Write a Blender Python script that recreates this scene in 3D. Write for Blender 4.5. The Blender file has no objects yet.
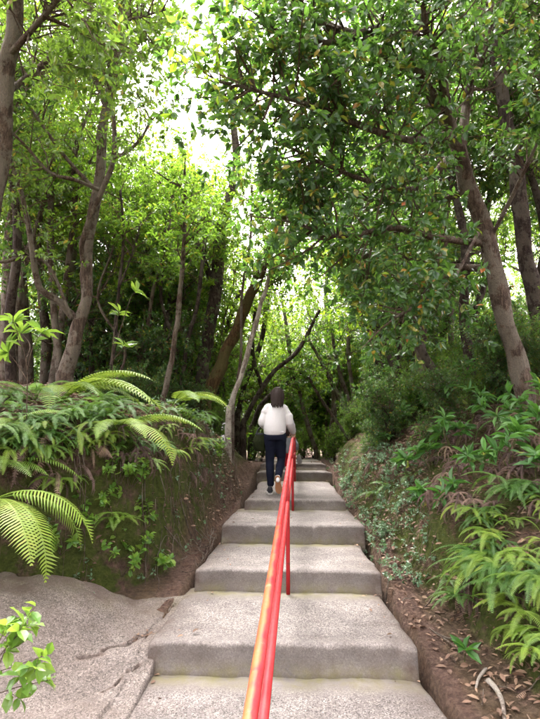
import bpy, bmesh, math, random
import numpy as np
from mathutils import Vector, Matrix, Euler
sc = bpy.context.scene
C = sc.collection
R = math.radians
PI = math.pi

# ------------------------------------------------------------------ camera, sky, sun, exposure
FPX, HORIZ, VANX = 540.0, 440.0, 298.0          # focal length and vanishing point in the photograph's pixels
PITCH = math.atan((HORIZ - 359.5) / FPX)
YAW = math.atan((VANX - 270.0) / (FPX / math.cos(PITCH)))
EYE = 1.46
cam_d = bpy.data.cameras.new('camera'); cam = bpy.data.objects.new('camera', cam_d); C.objects.link(cam)
cam.location = (0, 0, EYE); cam.rotation_euler = (PI / 2 + PITCH, 0, YAW)
cam_d.sensor_fit = 'HORIZONTAL'; cam_d.sensor_width = 36.0; cam_d.lens = 36.0
cam_d.clip_start = 0.05; cam_d.clip_end = 800.0
sc.camera = cam

SUN_EL, SUN_AZ = 66.0, 330.0                     # degrees; azimuth from +Y clockwise: high, ahead and to the apron side, behind thin cloud
world = bpy.data.worlds.new('World'); sc.world = world; world.use_nodes = True
wn = world.node_tree; wn.nodes.clear()
wo = wn.nodes.new('ShaderNodeOutputWorld'); wb = wn.nodes.new('ShaderNodeBackground')
sky = wn.nodes.new('ShaderNodeTexSky'); sky.sky_type = 'NISHITA'; sky.sun_disc = False
sky.sun_elevation = R(SUN_EL); sky.sun_rotation = R(SUN_AZ)
sky.air_density = 1.0; sky.dust_density = 6.0; sky.ozone_density = 1.0
hs = wn.nodes.new('ShaderNodeHueSaturation'); hs.inputs['Saturation'].default_value = 0.06            # overcast: cloud-white
wm = wn.nodes.new('ShaderNodeMix'); wm.data_type = 'RGBA'; wm.blend_type = 'MULTIPLY'; wm.inputs[0].default_value = 1.0; wm.inputs[7].default_value = (1.0, .925, .935, 1)
wn.links.new(sky.outputs[0], hs.inputs['Color']); wn.links.new(hs.outputs[0], wm.inputs[6]); wn.links.new(wm.outputs[2], wb.inputs['Color'])
wb.inputs['Strength'].default_value = 0.15
wn.links.new(wb.outputs[0], wo.inputs[0])
sun_d = bpy.data.lights.new('sun', 'SUN'); sun_d.energy = 0.9; sun_d.angle = R(18); sun_d.color = (1, .97, .92)
sun = bpy.data.objects.new('sun', sun_d); C.objects.link(sun)
sv = Vector((math.sin(R(SUN_AZ)) * math.cos(R(SUN_EL)), math.cos(R(SUN_AZ)) * math.cos(R(SUN_EL)), math.sin(R(SUN_EL))))
sun.rotation_euler = sv.to_track_quat('Z', 'Y').to_euler(); sun.location = sv * 60
vs = sc.view_settings
vs.view_transform = 'Standard'; vs.look = 'None'; vs.gamma = 1.0; vs.use_curve_mapping = False
vs.exposure = 3.85
sc.cycles.use_denoising = True
sc.cycles.use_adaptive_sampling = True; sc.cycles.adaptive_threshold = 0.03
sc.cycles.max_bounces = 6; sc.cycles.diffuse_bounces = 3; sc.cycles.glossy_bounces = 2
sc.cycles.transmission_bounces = 5; sc.cycles.sample_clamp_indirect = 6.0

# ------------------------------------------------------------------ helpers
rng = np.random.default_rng(11)
random.seed(5)

def at(px, py, Y):
    """The point at forward distance Y (m along the stairs) that the photograph shows at pixel px, py."""
    cx, up = px - 270.0, 359.5 - py
    fw = FPX * math.cos(PITCH) - up * math.sin(PITCH); u = FPX * math.sin(PITCH) + up * math.cos(PITCH)
    X = cx * math.cos(YAW) - fw * math.sin(YAW); YY = cx * math.sin(YAW) + fw * math.cos(YAW)
    t = Y / YY
    return np.array((X * t, Y, EYE + u * t))

def lookup(tab, v):
    return np.interp(v, [a for a, b in tab], [b for a, b in tab])

def _hash(ix, iy, s):
    h = (ix.astype(np.int64) * 374761393 + iy.astype(np.int64) * 668265263 + s * 974634777) & 0xffffffff
    h = ((h ^ (h >> 13)) * 1274126177) & 0xffffffff
    return ((h ^ (h >> 16)) & 0xffff) / 65535.0

def vnoise(x, y, s=0):
    x = np.asarray(x, float); y = np.asarray(y, float)
    ix, iy = np.floor(x), np.floor(y); fx, fy = x - ix, y - iy
    fx = fx * fx * (3 - 2 * fx); fy = fy * fy * (3 - 2 * fy)
    a = _hash(ix, iy, s); b = _hash(ix + 1, iy, s); c = _hash(ix, iy + 1, s); d = _hash(ix + 1, iy + 1, s)
    return (a * (1 - fx) + b * fx) * (1 - fy) + (c * (1 - fx) + d * fx) * fy - .5

def fbm(x, y, s=0, o=4):
    t = 0; a = 1.0
    for k in range(o):
        t = t + a * vnoise(x * 2 ** k, y * 2 ** k, s + k * 17); a *= .5
    return t

def sstep(a, b, x):
    t = np.clip((x - a) / (b - a), 0, 1); return t * t * (3 - 2 * t)

class MB:
    """Collects faces; build() links them as ONE mesh."""
    def __init__(s): s.v = []; s.f = []; s.n = 0
    def add(s, V, F, m=0):
        V = np.asarray(V, float).reshape(-1, 3)
        F = np.asarray(F, int)
        s.v.append(V); s.f.append((F + s.n, m)); s.n += len(V)
    def mesh(s, name, mats, smooth=True):
        me = bpy.data.meshes.new(name)
        V = np.concatenate(s.v) if s.v else np.zeros((0, 3))
        me.vertices.add(len(V)); me.vertices.foreach_set('co', V.astype(np.float32).ravel())
        loops = np.concatenate([f.ravel() for f, m in s.f]); cnt = np.concatenate([np.full(len(f), f.shape[1]) for f, m in s.f])
        mi = np.concatenate([np.full(len(f), m) for f, m in s.f])
        me.loops.add(len(loops)); me.loops.foreach_set('vertex_index', loops.astype(np.int32))
        me.polygons.add(len(cnt)); st = np.concatenate([[0], np.cumsum(cnt)[:-1]])
        me.polygons.foreach_set('loop_start', st.astype(np.int32)); me.polygons.foreach_set('loop_total', cnt.astype(np.int32))
        me.polygons.foreach_set('material_index', mi.astype(np.int32))
        me.polygons.foreach_set('use_smooth', np.full(len(cnt), smooth))
        for m in (mats if isinstance(mats, (list, tuple)) else [mats]): me.materials.append(m)
        me.update(calc_edges=True); me.validate()
        return me
    def build(s, name, mats, parent=None, smooth=True):
        return link(name, s.mesh(name, mats, smooth), parent)

def link(name, me, parent=None):
    o = bpy.data.objects.new(name, me); C.objects.link(o)
    if parent is not None: o.parent = parent
    return o

def tag(o, label=None, cat=None, group=None, kind=None):
    if label: o['label'] = label
    if cat: o['category'] = cat
    if group: o['group'] = group
    if kind: o['kind'] = kind
    return o

def empty(name, loc=(0, 0, 0), label=None, cat=None, group=None, rz=0):
    o = bpy.data.objects.new(name, None); C.objects.link(o); o.location = loc; o.rotation_euler.z = rz
    o.empty_display_size = .1
    return tag(o, label, cat, group)

def children(o):
    return [c for c in bpy.data.objects if c.parent is o]

def copy_tree(root, kids, loc, rz=0, scale=1, tilt=(0, 0)):
    r = root.copy(); C.objects.link(r); r.location = loc; r.rotation_euler = (tilt[0], tilt[1], rz); r.scale = (scale,) * 3
    for k in kids:
        c = k.copy(); C.objects.link(c); c.parent = r
    return r

def unit(v):
    v = np.asarray(v, float); return v / max(np.linalg.norm(v), 1e-9)

def grid_faces(nu, nv):
    i = np.arange(nu - 1)[:, None] * nv + np.arange(nv - 1)[None, :]
    i = i.ravel(); return np.stack([i, i + nv, i + nv + 1, i + 1], 1)

def tube(mb, pts, rad, sides=8, m=0, cap=True, rough=0.0, seed=0):
    pts = np.asarray(pts, float); n = len(pts); rad = np.broadcast_to(np.asarray(rad, float), (n,))
    d = np.gradient(pts, axis=0); d /= np.maximum(np.linalg.norm(d, axis=1, keepdims=True), 1e-9)
    ref = np.array((1., 0, 0)) if abs(d[0][0]) < .8 else np.array((0, 1., 0))
    V = []
    for k in range(n):
        ref = unit(ref - d[k] * np.dot(ref, d[k])); b = np.cross(d[k], ref)
        a = np.arange(sides) * 2 * PI / sides
        rr = rad[k] * (1 + (rough * vnoise(np.cos(a) * 1.3 + 9, np.sin(a) * 1.3 + k * .16, seed) * 2 if rough else 0))
        V.append(pts[k] + (np.cos(a) * rr)[:, None] * ref + (np.sin(a) * rr)[:, None] * b)
    V = np.concatenate(V)
    i = (np.arange(n - 1)[:, None] * sides + np.arange(sides)[None, :]).ravel()
    j = (np.arange(n - 1)[:, None] * sides + (np.arange(sides)[None, :] + 1) % sides).ravel()
    base = mb.n
    mb.add(V, np.stack([i, j, j + sides, i + sides], 1), m)
    if cap:
        mb.add(np.stack([pts[0], pts[-1]]), np.zeros((0, 3), int), m)
        c0, c1 = base + len(V), base + len(V) + 1
        a = np.arange(sides); b = (a + 1) % sides
        mb.f.append((np.stack([np.full(sides, c0), base + b, base + a], 1), m))
        e = base + (n - 1) * sides
        mb.f.append((np.stack([np.full(sides, c1), e + a, e + b], 1), m))

def spline(P, n):
    """Catmull-Rom through P (k,>=3 columns), n points per span."""
    P = np.asarray(P, float); Q = np.vstack([2 * P[0] - P[1], P, 2 * P[-1] - P[-2]])
    out = []
    for k in range(len(P) - 1):
        p0, p1, p2, p3 = Q[k:k + 4]
        for t in np.linspace(0, 1, n, endpoint=False):
            out.append(.5 * (2 * p1 + (p2 - p0) * t + (2 * p0 - 5 * p1 + 4 * p2 - p3) * t * t + (3 * p1 - p0 - 3 * p2 + p3) * t ** 3))
    out.append(P[-1]); return np.array(out)

# ------------------------------------------------------------------ materials
def newmat(name):
    m = bpy.data.materials.new(name); m.use_nodes = True
    nt = m.node_tree; nt.nodes.clear()
    o = nt.nodes.new('ShaderNodeOutputMaterial'); p = nt.nodes.new('ShaderNodeBsdfPrincipled')
    nt.links.new(p.outputs[0], o.inputs[0])
    return m, nt, p, o

def nd(nt, t, **kw):
    n = nt.nodes.new('ShaderNode' + t)
    for k, v in kw.items():
        if k in n.inputs.keys(): n.inputs[k].default_value = v
        else: setattr(n, k, v)
    return n

def ramp(nt, src, stops, interp='LINEAR'):
    r = nt.nodes.new('ShaderNodeValToRGB'); r.color_ramp.interpolation = interp
    e = r.color_ramp.elements
    while len(e) < len(stops): e.new(.5)
    for k, (p, c) in enumerate(stops):
        e[k].position = p; e[k].color = (*c, 1) if len(c) == 3 else c
    nt.links.new(src, r.inputs[0]); return r.outputs[0]

def gray(v): return (v, v, v)

def mixc(nt, fac, a, b, mode='MIX'):
    n = nt.nodes.new('ShaderNodeMix'); n.data_type = 'RGBA'; n.blend_type = mode
    for sock, v in ((n.inputs[0], fac), (n.inputs[6], a), (n.inputs[7], b)):
        if hasattr(v, 'links') or hasattr(v, 'is_linked'): nt.links.new(v, sock)
        elif isinstance(v, (int, float)): sock.default_value = v
        else: sock.default_value = (*v, 1)
    return n.outputs[2]

def coords(nt, kind='Object', scale=(1, 1, 1)):
    tc = nt.nodes.new('ShaderNodeTexCoord'); mp = nt.nodes.new('ShaderNodeMapping'); mp.inputs['Scale'].default_value = scale
    nt.links.new(tc.outputs[kind], mp.inputs[0]); return mp.outputs[0]

def noise(nt, vec, scale, detail=4, rough=.6):
    n = nd(nt, 'TexNoise', Scale=scale, Detail=detail, Roughness=rough); nt.links.new(vec, n.inputs['Vector']); return n.outputs[0]

def bump(nt, p, src, strength, dist):
    b = nd(nt, 'Bump', Strength=strength, Distance=dist); nt.links.new(src, b.inputs['Height'])
    nt.links.new(b.outputs[0], p.inputs['Normal']); return b

def leaf_mat(name, stops, trans=(.25, .42, .05), tfac=.35, rough=.38, spread=.35, dry=True, byobj=0):
    m, nt, p, o = newmat(name)
    g = nt.nodes.new('ShaderNodeNewGeometry'); oi = nt.nodes.new('ShaderNodeObjectInfo')
    if dry: stops = [(a * .975, c) for a, c in stops] + [(.985, (.30, .22, .03)), (.996, (.35, .09, .03))]
    wn_ = nt.nodes.new('ShaderNodeTexWhiteNoise'); wn_.noise_dimensions = '2D'
    cmb = nt.nodes.new('ShaderNodeCombineXYZ')
    nt.links.new(g.outputs['Random Per Island'], cmb.inputs[0]); nt.links.new(oi.outputs['Random'], cmb.inputs[1])
    nt.links.new(cmb.outputs[0], wn_.inputs['Vector'])
    src = wn_.outputs['Value']
    if byobj:
        mo = nd(nt, 'Math', operation='MULTIPLY_ADD'); mo.inputs[1].default_value = .3; nt.links.new(src, mo.inputs[0])
        w2 = nt.nodes.new('ShaderNodeTexWhiteNoise'); w2.noise_dimensions = '1D'; nt.links.new(oi.outputs['Random'], w2.inputs['W'])
        m2 = nd(nt, 'Math', operation='MULTIPLY'); m2.inputs[1].default_value = .7; nt.links.new(w2.outputs['Value'], m2.inputs[0]); nt.links.new(m2.outputs[0], mo.inputs[2]); src = mo.outputs[0]
    col = ramp(nt, src, stops)
    v = nd(nt, 'MapRange'); nt.links.new(oi.outputs['Random'], v.inputs[0]); v.inputs[3].default_value = 1 - spread; v.inputs[4].default_value = 1 + spread
    h = nd(nt, 'HueSaturation'); nt.links.new(v.outputs[0], h.inputs['Value']); nt.links.new(col, h.inputs['Color'])
    nz = noise(nt, coords(nt, 'Object'), 35, 2)
    c2 = mixc(nt, nz, h.outputs[0], mixc(nt, 1.0, h.outputs[0], (.72, .78, .6), 'MULTIPLY'))
    nt.links.new(c2, p.inputs['Base Color']); p.inputs['Roughness'].default_value = rough
    p.inputs['Specular IOR Level'].default_value = .5
    t = nd(nt, 'BsdfTranslucent'); tc = mixc(nt, .6, h.outputs[0], trans)
    nt.links.new(tc, t.inputs[0])
    mx = nt.nodes.new('ShaderNodeMixShader'); mx.inputs[0].default_value = tfac
    nt.links.new(p.outputs[0], mx.inputs[1]); nt.links.new(t.outputs[0], mx.inputs[2]); nt.links.new(mx.outputs[0], o.inputs[0])
    return m

def bark_mat(name, a, b, lichen=(.30, .29, .24), amt=.3, sc_=6):
    m, nt, p, o = newmat(name)
    v = coords(nt, 'Object', (1, 1, .22)); n1 = noise(nt, v, sc_ * 5, 6, .75); n2 = noise(nt, coords(nt, 'Object'), sc_ * .7, 6, .7); n3 = noise(nt, coords(nt, 'Object', (1, 1, .6)), sc_ * 16, 4, .7)
    col = ramp(nt, n1, [(.32, tuple(x * .45 for x in a)), (.46, a), (.62, b), (.8, tuple(min(1, x * 1.5) for x in b))])
    col = mixc(nt, ramp(nt, n3, [(.35, gray(.6)), (.6, gray(0))]), col, tuple(x * .5 for x in a))
    k = ramp(nt, n2, [(.52 - amt * .12, gray(0)), (.56 - amt * .1, gray(.55)), (.75, gray(.75))])
    col = mixc(nt, k, col, mixc(nt, n3, tuple(x * .55 for x in lichen), tuple(min(1, x * 1.35) for x in lichen)))
    nt.links.new(col, p.inputs['Base Color']); p.inputs['Roughness'].default_value = .95; p.inputs['Specular IOR Level'].default_value = .15
    ad = nd(nt, 'Math', operation='ADD'); nt.links.new(n1, ad.inputs[0]); nt.links.new(n3, ad.inputs[1])
    bump(nt, p, ad.outputs[0], 1.0, .03)
    return m

M = {}
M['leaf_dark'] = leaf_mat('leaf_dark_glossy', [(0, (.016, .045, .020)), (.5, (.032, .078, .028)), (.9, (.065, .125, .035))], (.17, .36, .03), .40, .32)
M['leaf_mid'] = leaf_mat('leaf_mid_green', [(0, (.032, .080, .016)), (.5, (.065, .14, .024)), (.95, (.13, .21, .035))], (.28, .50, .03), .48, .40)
M['leaf_lime'] = leaf_mat('leaf_yellow_green_lit', [(0, (.06, .13, .012)), (.5, (.10, .19, .018)), (.95, (.17, .26, .03))], (.36, .56, .03), .52, .45)  # for sunlit foliage: the light is put into a brighter leaf colour
M['leaf_warm'] = leaf_mat('leaf_olive', [(0, (.028, .065, .016)), (.5, (.052, .105, .02)), (.95, (.105, .155, .03))], (.26, .44, .04), .46, .42)
M['leaf_sprig'] = leaf_mat('leaf_fresh_sprig', [(0, (.06, .15, .025)), (.5, (.10, .22, .035)), (1, (.20, .30, .05))], (.34, .5, .05), .42, .35, .25, False)
M['leaf_rose'] = leaf_mat('leaf_rosette_green', [(0, (.03, .10, .02)), (.6, (.05, .15, .03)), (.97, (.10, .22, .045)), (1, (.4, .36, .04))], (.18, .40, .04), .3, .46, .25, False)
M['leaf_blue'] = leaf_mat('leaf_creeper_green', [(0, (.06, .12, .07)), (1, (.12, .20, .12))], (.2, .36, .1), .3, .4, .2, False)
M['fern'] = leaf_mat('fern_bright_green', [(0, (.09, .18, .03)), (.5, (.15, .25, .03)), (.85, (.22, .30, .04)), (1, (.28, .28, .05))], (.36, .50, .05), .36, .5, .2, False, 1)
M['fern_mid'] = leaf_mat('fern_mid_green', [(0, (.035, .10, .022)), (.6, (.07, .16, .03)), (1, (.12, .21, .04))], (.25, .45, .05), .38, .5, .2, False, 1)
M['fern_dead'] = leaf_mat('fern_dry_brown', [(0, (.035, .022, .022)), (.35, (.085, .05, .05)), (.6, (.15, .095, .09)), (.85, (.24, .16, .12)), (1, (.30, .24, .17))], (.25, .12, .08), .2, .9, .2, False, 1)
M['litter'] = leaf_mat('leaf_litter_brown', [(0, (.10, .055, .04)), (.4, (.14, .078, .055)), (.8, (.21, .125, .088)), (1, (.27, .18, .13))], (.25, .12, .06), .12, .8, .2, False)
M['bark'] = bark_mat('bark_grey_brown', (.075, .052, .040), (.18, .13, .10), (.21, .185, .15), .4)
M['bark_dark'] = bark_mat('bark_dark', (.038, .027, .023), (.095, .067, .055), (.13, .11, .09), .2)
M['bark_pale'] = bark_mat('bark_pale', (.22, .18, .15), (.42, .36, .31), (.5, .46, .4), .4)
M['bark_moss'] = bark_mat('bark_ochre_moss', (.07, .043, .02), (.15, .088, .04), (.10, .095, .035), .5)
M['twig'] = bark_mat('twig_bark', (.09, .06, .045), (.17, .12, .09), (.2, .16, .12), .1)
M['stem_green'] = bark_mat('green_stem', (.10, .12, .04), (.17, .16, .06), (.2, .17, .08), .1)

def plain(name, col, rough=.7, var=.15, scale=20, bmp=.0, dist=.002, spec=.4):
    m, nt, p, o = newmat(name)
    n = noise(nt, coords(nt, 'Object'), scale, 4)
    c = mixc(nt, n, tuple(x * (1 - var) for x in col), tuple(min(1, x * (1 + var)) for x in col))
    nt.links.new(c, p.inputs['Base Color']); p.inputs['Roughness'].default_value = rough; p.inputs['Specular IOR Level'].default_value = spec
    if bmp: bump(nt, p, n, bmp, dist)
    return m

# concrete: washed aggregate, stains, moss in the corners (attribute 'moss' set per vertex)
def concrete_mat(name, base, speck=1.0, pale=(.20, .18, .17)):
    m, nt, p, o = newmat(name)
    v = coords(nt, 'Object')
    n1 = noise(nt, v, 2.3, 5); n2 = noise(nt, v, 14, 5, .7)
    vo = nd(nt, 'TexVoronoi', Scale=120.0); nt.links.new(v, vo.inputs['Vector'])
    vo2 = nd(nt, 'TexVoronoi', Scale=230.0); nt.links.new(v, vo2.inputs['Vector'])
    bw = nt.nodes.new('ShaderNodeRGBToBW'); nt.links.new(vo.outputs['Color'], bw.inputs[0])
    bw2 = nt.nodes.new('ShaderNodeRGBToBW'); nt.links.new(vo2.outputs['Color'], bw2.inputs[0])
    sp = ramp(nt, bw.outputs[0], [(.18, gray(.45)), (.36, gray(.88)), (.62, gray(1.0)), (.80, gray(1.5))])
    sp2 = ramp(nt, bw2.outputs[0], [(.2, gray(.62)), (.45, gray(1.0)), (.8, gray(1.3))])
    col = mixc(nt, ramp(nt, n1, [(.36, gray(0)), (.64, gray(1))]), tuple(x * .66 for x in base), tuple(x * 1.22 for x in base))
    col = mixc(nt, ramp(nt, noise(nt, v, 5.5, 7, .75), [(.50, gray(0)), (.72, gray(.55))]), col, (.11, .088, .072))
    col = mixc(nt, ramp(nt, n2, [(.35, gray(0)), (.7, gray(.35))]), col, pale)
    col = mixc(nt, ramp(nt, noise(nt, v, 1.1, 5, .65), [(.44, gray(0)), (.62, gray(.55))]), col, tuple(x * .55 for x in base))
    at_ = nt.nodes.new('ShaderNodeAttribute'); at_.attribute_name = 'worn'
    rougharea = nd(nt, 'Math', operation='SUBTRACT'); rougharea.inputs[0].default_value = speck; nt.links.new(at_.outputs['Fac'], rougharea.inputs[1])
    rougharea.use_clamp = True
    col = mixc(nt, rougharea.outputs[0], col, mixc(nt, 1.0, mixc(nt, 1.0, col, sp, 'MULTIPLY'), sp2, 'MULTIPLY'))
    am = nt.nodes.new('ShaderNodeAttribute'); am.attribute_name = 'moss'
    mm = nd(nt, 'Math', operation='MULTIPLY'); nt.links.new(am.outputs['Fac'], mm.inputs[0])
    nt.links.new(ramp(nt, noise(nt, v, 5, 6, .75), [(.38, gray(0)), (.60, gray(.95))]), mm.inputs[1])
    col = mixc(nt, mm.outputs[0], col, (.115, .105, .045))
    ap = nt.nodes.new('ShaderNodeAttribute'); ap.attribute_name = 'soil'
    ms = nd(nt, 'Math', operation='MULTIPLY'); nt.links.new(ap.outputs['Fac'], ms.inputs[0])
    nt.links.new(ramp(nt, noise(nt, v, 7, 6, .75), [(.33, gray(0)), (.6, gray(1))]), ms.inputs[1])
    col = mixc(nt, ms.outputs[0], col, (.070, .050, .041))
    nt.links.new(col, p.inputs['Base Color']); p.inputs['Roughness'].default_value = .85; p.inputs['Specular IOR Level'].default_value = .25
    add = nd(nt, 'Math', operation='ADD'); nt.links.new(bw.outputs[0], add.inputs[0]); nt.links.new(n2, add.inputs[1])
    bump(nt, p, add.outputs[0], .7, .008)
    return m
M['concrete'] = concrete_mat('step_concrete', (.140, .124, .116))
M['apron'] = concrete_mat('apron_concrete', (.125, .104, .092), .95)

def soil_mat():
    m, nt, p, o = newmat('forest_soil')
    v = coords(nt, 'Object')
    n0 = noise(nt, v, .9, 4); n1 = noise(nt, v, 4.5, 6, .7); n2 = noise(nt, v, 26, 6, .75)
    soil = ramp(nt, n2, [(.3, (.038, .023, .018)), (.5, (.095, .058, .045)), (.72, (.18, .118, .094))])
    red = ramp(nt, n2, [(.3, (.05, .025, .017)), (.6, (.12, .062, .040))])
    col = mixc(nt, ramp(nt, n1, [(.5, gray(0)), (.68, gray(.7))]), soil, red)
    moss = ramp(nt, n2, [(.3, (.024, .036, .008)), (.55, (.062, .078, .016)), (.8, (.12, .125, .03))])
    g = nt.nodes.new('ShaderNodeAttribute'); g.attribute_name = 'mossy'
    mul = nd(nt, 'Math', operation='MULTIPLY'); nt.links.new(g.outputs['Fac'], mul.inputs[0])
    nt.links.new(ramp(nt, n1, [(.36, gray(0)), (.50, gray(1))]), mul.inputs[1])
    col = mixc(nt, mul.outputs[0], col, moss)
    nt.links.new(col, p.inputs['Base Color']); p.inputs['Roughness'].default_value = .95; p.inputs['Specular IOR Level'].default_value = .15
    add = nd(nt, 'Math', operation='ADD'); nt.links.new(n1, add.inputs[0]); nt.links.new(n2, add.inputs[1])
    bump(nt, p, add.outputs[0], 1.0, .06)
    return m
M['soil'] = soil_mat()

# ------------------------------------------------------------------ terrain
# step fronts: (Y of riser, tread height at the front, tread height at the back, left x, right x)
STEPS = [(-0.55, -.66, -.64, -1.05, .86), (.20, -.42, -.41, -1.04, .85), (1.0, -.22, -.20, -1.02, .82), (2.15, 0, 0, -1.02, .80),
         (3.63, .182, .182, -.98, .735), (4.83, .352, .352, -.90, .70), (6.08, .546, .548, -.86, .695), (7.35, .674, .74, -.72, .62),
         (9.80, .905, .91, -.74, .60), (10.45, 1.02, 1.03, -.72, .52), (11.2, 1.03, 1.03, -.7, .5)]
SPROF = [(-6, -.8)] + [(s[0] + .3, s[1]) for s in STEPS] + [(14, 1.04), (30, .8), (70, .3), (250, -1)]
XL = [(-5, -3.2), (1.5, -3.0), (3.2, -2.7), (4.0, -2.35), (4.45, -1.95), (4.8, -1.42), (5.2, -1.18), (6.0, -1.02), (7, -.88), (8, -.80), (11, -.80), (14, -1.2), (20, -2)]
HL = [(-5, .8), (1, .9), (3, 1.15), (4.2, 1.4), (5, 1.46), (6, 1.36), (7, 1.18), (8, 1.0), (9, .82), (11, .5), (14, .25), (20, .1)]
WL = [(-5, .6), (3, .5), (4.5, .32), (6, .42), (8, .5), (20, 1.5)]
XR = [(-5, 1.6), (2, 1.45), (3.5, 1.32), (4.4, 1.16), (5, .98), (6, .86), (8, .72), (11, .68), (14, 1.2), (20, 2)]

def ground(x, y):
    x = np.asarray(x, float); y = np.asarray(y, float)
    s = lookup(SPROF, y) - .10
    xl, hl, wl = lookup(XL, y), lookup(HL, y), lookup(WL, y)
    u = xl - x + .09 * fbm(x * 1.1, y * 2.6, 3)
    near = 1 - sstep(12, 30, y)
    zl = hl * sstep(0, 1, u / wl) + np.clip(u - wl, 0, 3.5) * .16 * near + np.clip(u - 4, 0, 60) * .03
    xr = lookup(XR, y); v = x - xr + .10 * fbm(x * 1.3, y * 2.2, 8)
    zr = .46 * sstep(0, .34, v) + np.clip(v - .25, 0, 1.7) * (.64 * near + .05) + np.clip(v - 1.9, 0, 60) * .06
    rough = sstep(.05, .5, np.maximum(u, v))
    under = (1 - sstep(.0, .10, x - lookup([(a[0], a[4]) for a in STEPS], y))) * sstep(-.10, 0, x - lookup([(a[0], a[3]) for a in STEPS], y)) * (1 - sstep(11.8, 12.6, y))
    s = s - .45 * under
    s = s - .16 * sstep(0, .12, -.98 - x) * sstep(.1, .35, x - xl) * (1 - sstep(4.0, 4.4, y))
    z = s + np.where(u > 0, zl, 0) + np.where(v > 0, zr, 0)
    wall = np.exp(-((np.maximum(u / wl, v / .34) - .5) / .45) ** 2) * (y < 14)
    z = z + wall * (.10 * fbm(x * 3.1, y * 3.1, 91) + .07 * fbm(x * 9, y * 9, 92))
    z = z + rough * (.16 * fbm(x * 1.4, y * 1.4, 21) + .05 * fbm(x * 5, y * 5, 22)) + .02 * fbm(x * 6, y * 6, 5)
    return z

def axis(lo, hi, fine, lo2, hi2, grow_):
    a = list(np.arange(lo, hi + 1e-6, fine)); st = fine
    while a[-1] < hi2: st *= grow_; a.append(a[-1] + st)
    st = fine; pre = []
    x = lo
    while x > lo2: st *= grow_; x -= st; pre.append(x)
    return np.array(pre[::-1] + a)
gx = axis(-3.2, 2.8, .035, -220, 220, 1.12); gy = axis(1.6, 10.5, .04, -60, 320, 1.1)
GX, GY = np.meshgrid(gx, gy, indexing='ij'); GZ = ground(GX, GY)
mb = MB(); mb.add(np.stack([GX, GY, GZ], -1), grid_faces(len(gx), len(gy)))
terr = mb.build('ground', M['soil']); tag(terr, kind='structure')
dzx = np.gradient(GZ, axis=0) / np.maximum(np.gradient(GX, axis=0), 1e-4); dzy = np.gradient(GZ, axis=1) / np.maximum(np.gradient(GY, axis=1), 1e-4)
steep = np.sqrt(dzx ** 2 + dzy ** 2)
mossy = sstep(.45, 1.3, steep) * .95 + .2
mossy = mossy * (1 - .9 * sstep(-1.25, -1.10, GX - .1 * (GY > 6)) * (1 - sstep(.92, 1.0, GX + .18 * (GY > 6))))
at_ = terr.data.attributes.new('mossy', 'FLOAT', 'POINT'); at_.data.foreach_set('value', np.clip(mossy, 0, 1).astype(np.float32).ravel())

def ground_at(x, y):
    """height of the built ground sheet (bilinear on its own grid)"""
    x = np.asarray(x, float); y = np.asarray(y, float)
    i = np.clip(np.searchsorted(gx, x) - 1, 0, len(gx) - 2); j = np.clip(np.searchsorted(gy, y) - 1, 0, len(gy) - 2)
    u = (x - gx[i]) / (gx[i + 1] - gx[i]); v = (y - gy[j]) / (gy[j + 1] - gy[j])
    return (GZ[i, j] * (1 - u) + GZ[i + 1, j] * u) * (1 - v) + (GZ[i, j + 1] * (1 - u) + GZ[i + 1, j + 1] * u) * v
def gz(x, y): return float(ground_at(x, y))

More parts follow.
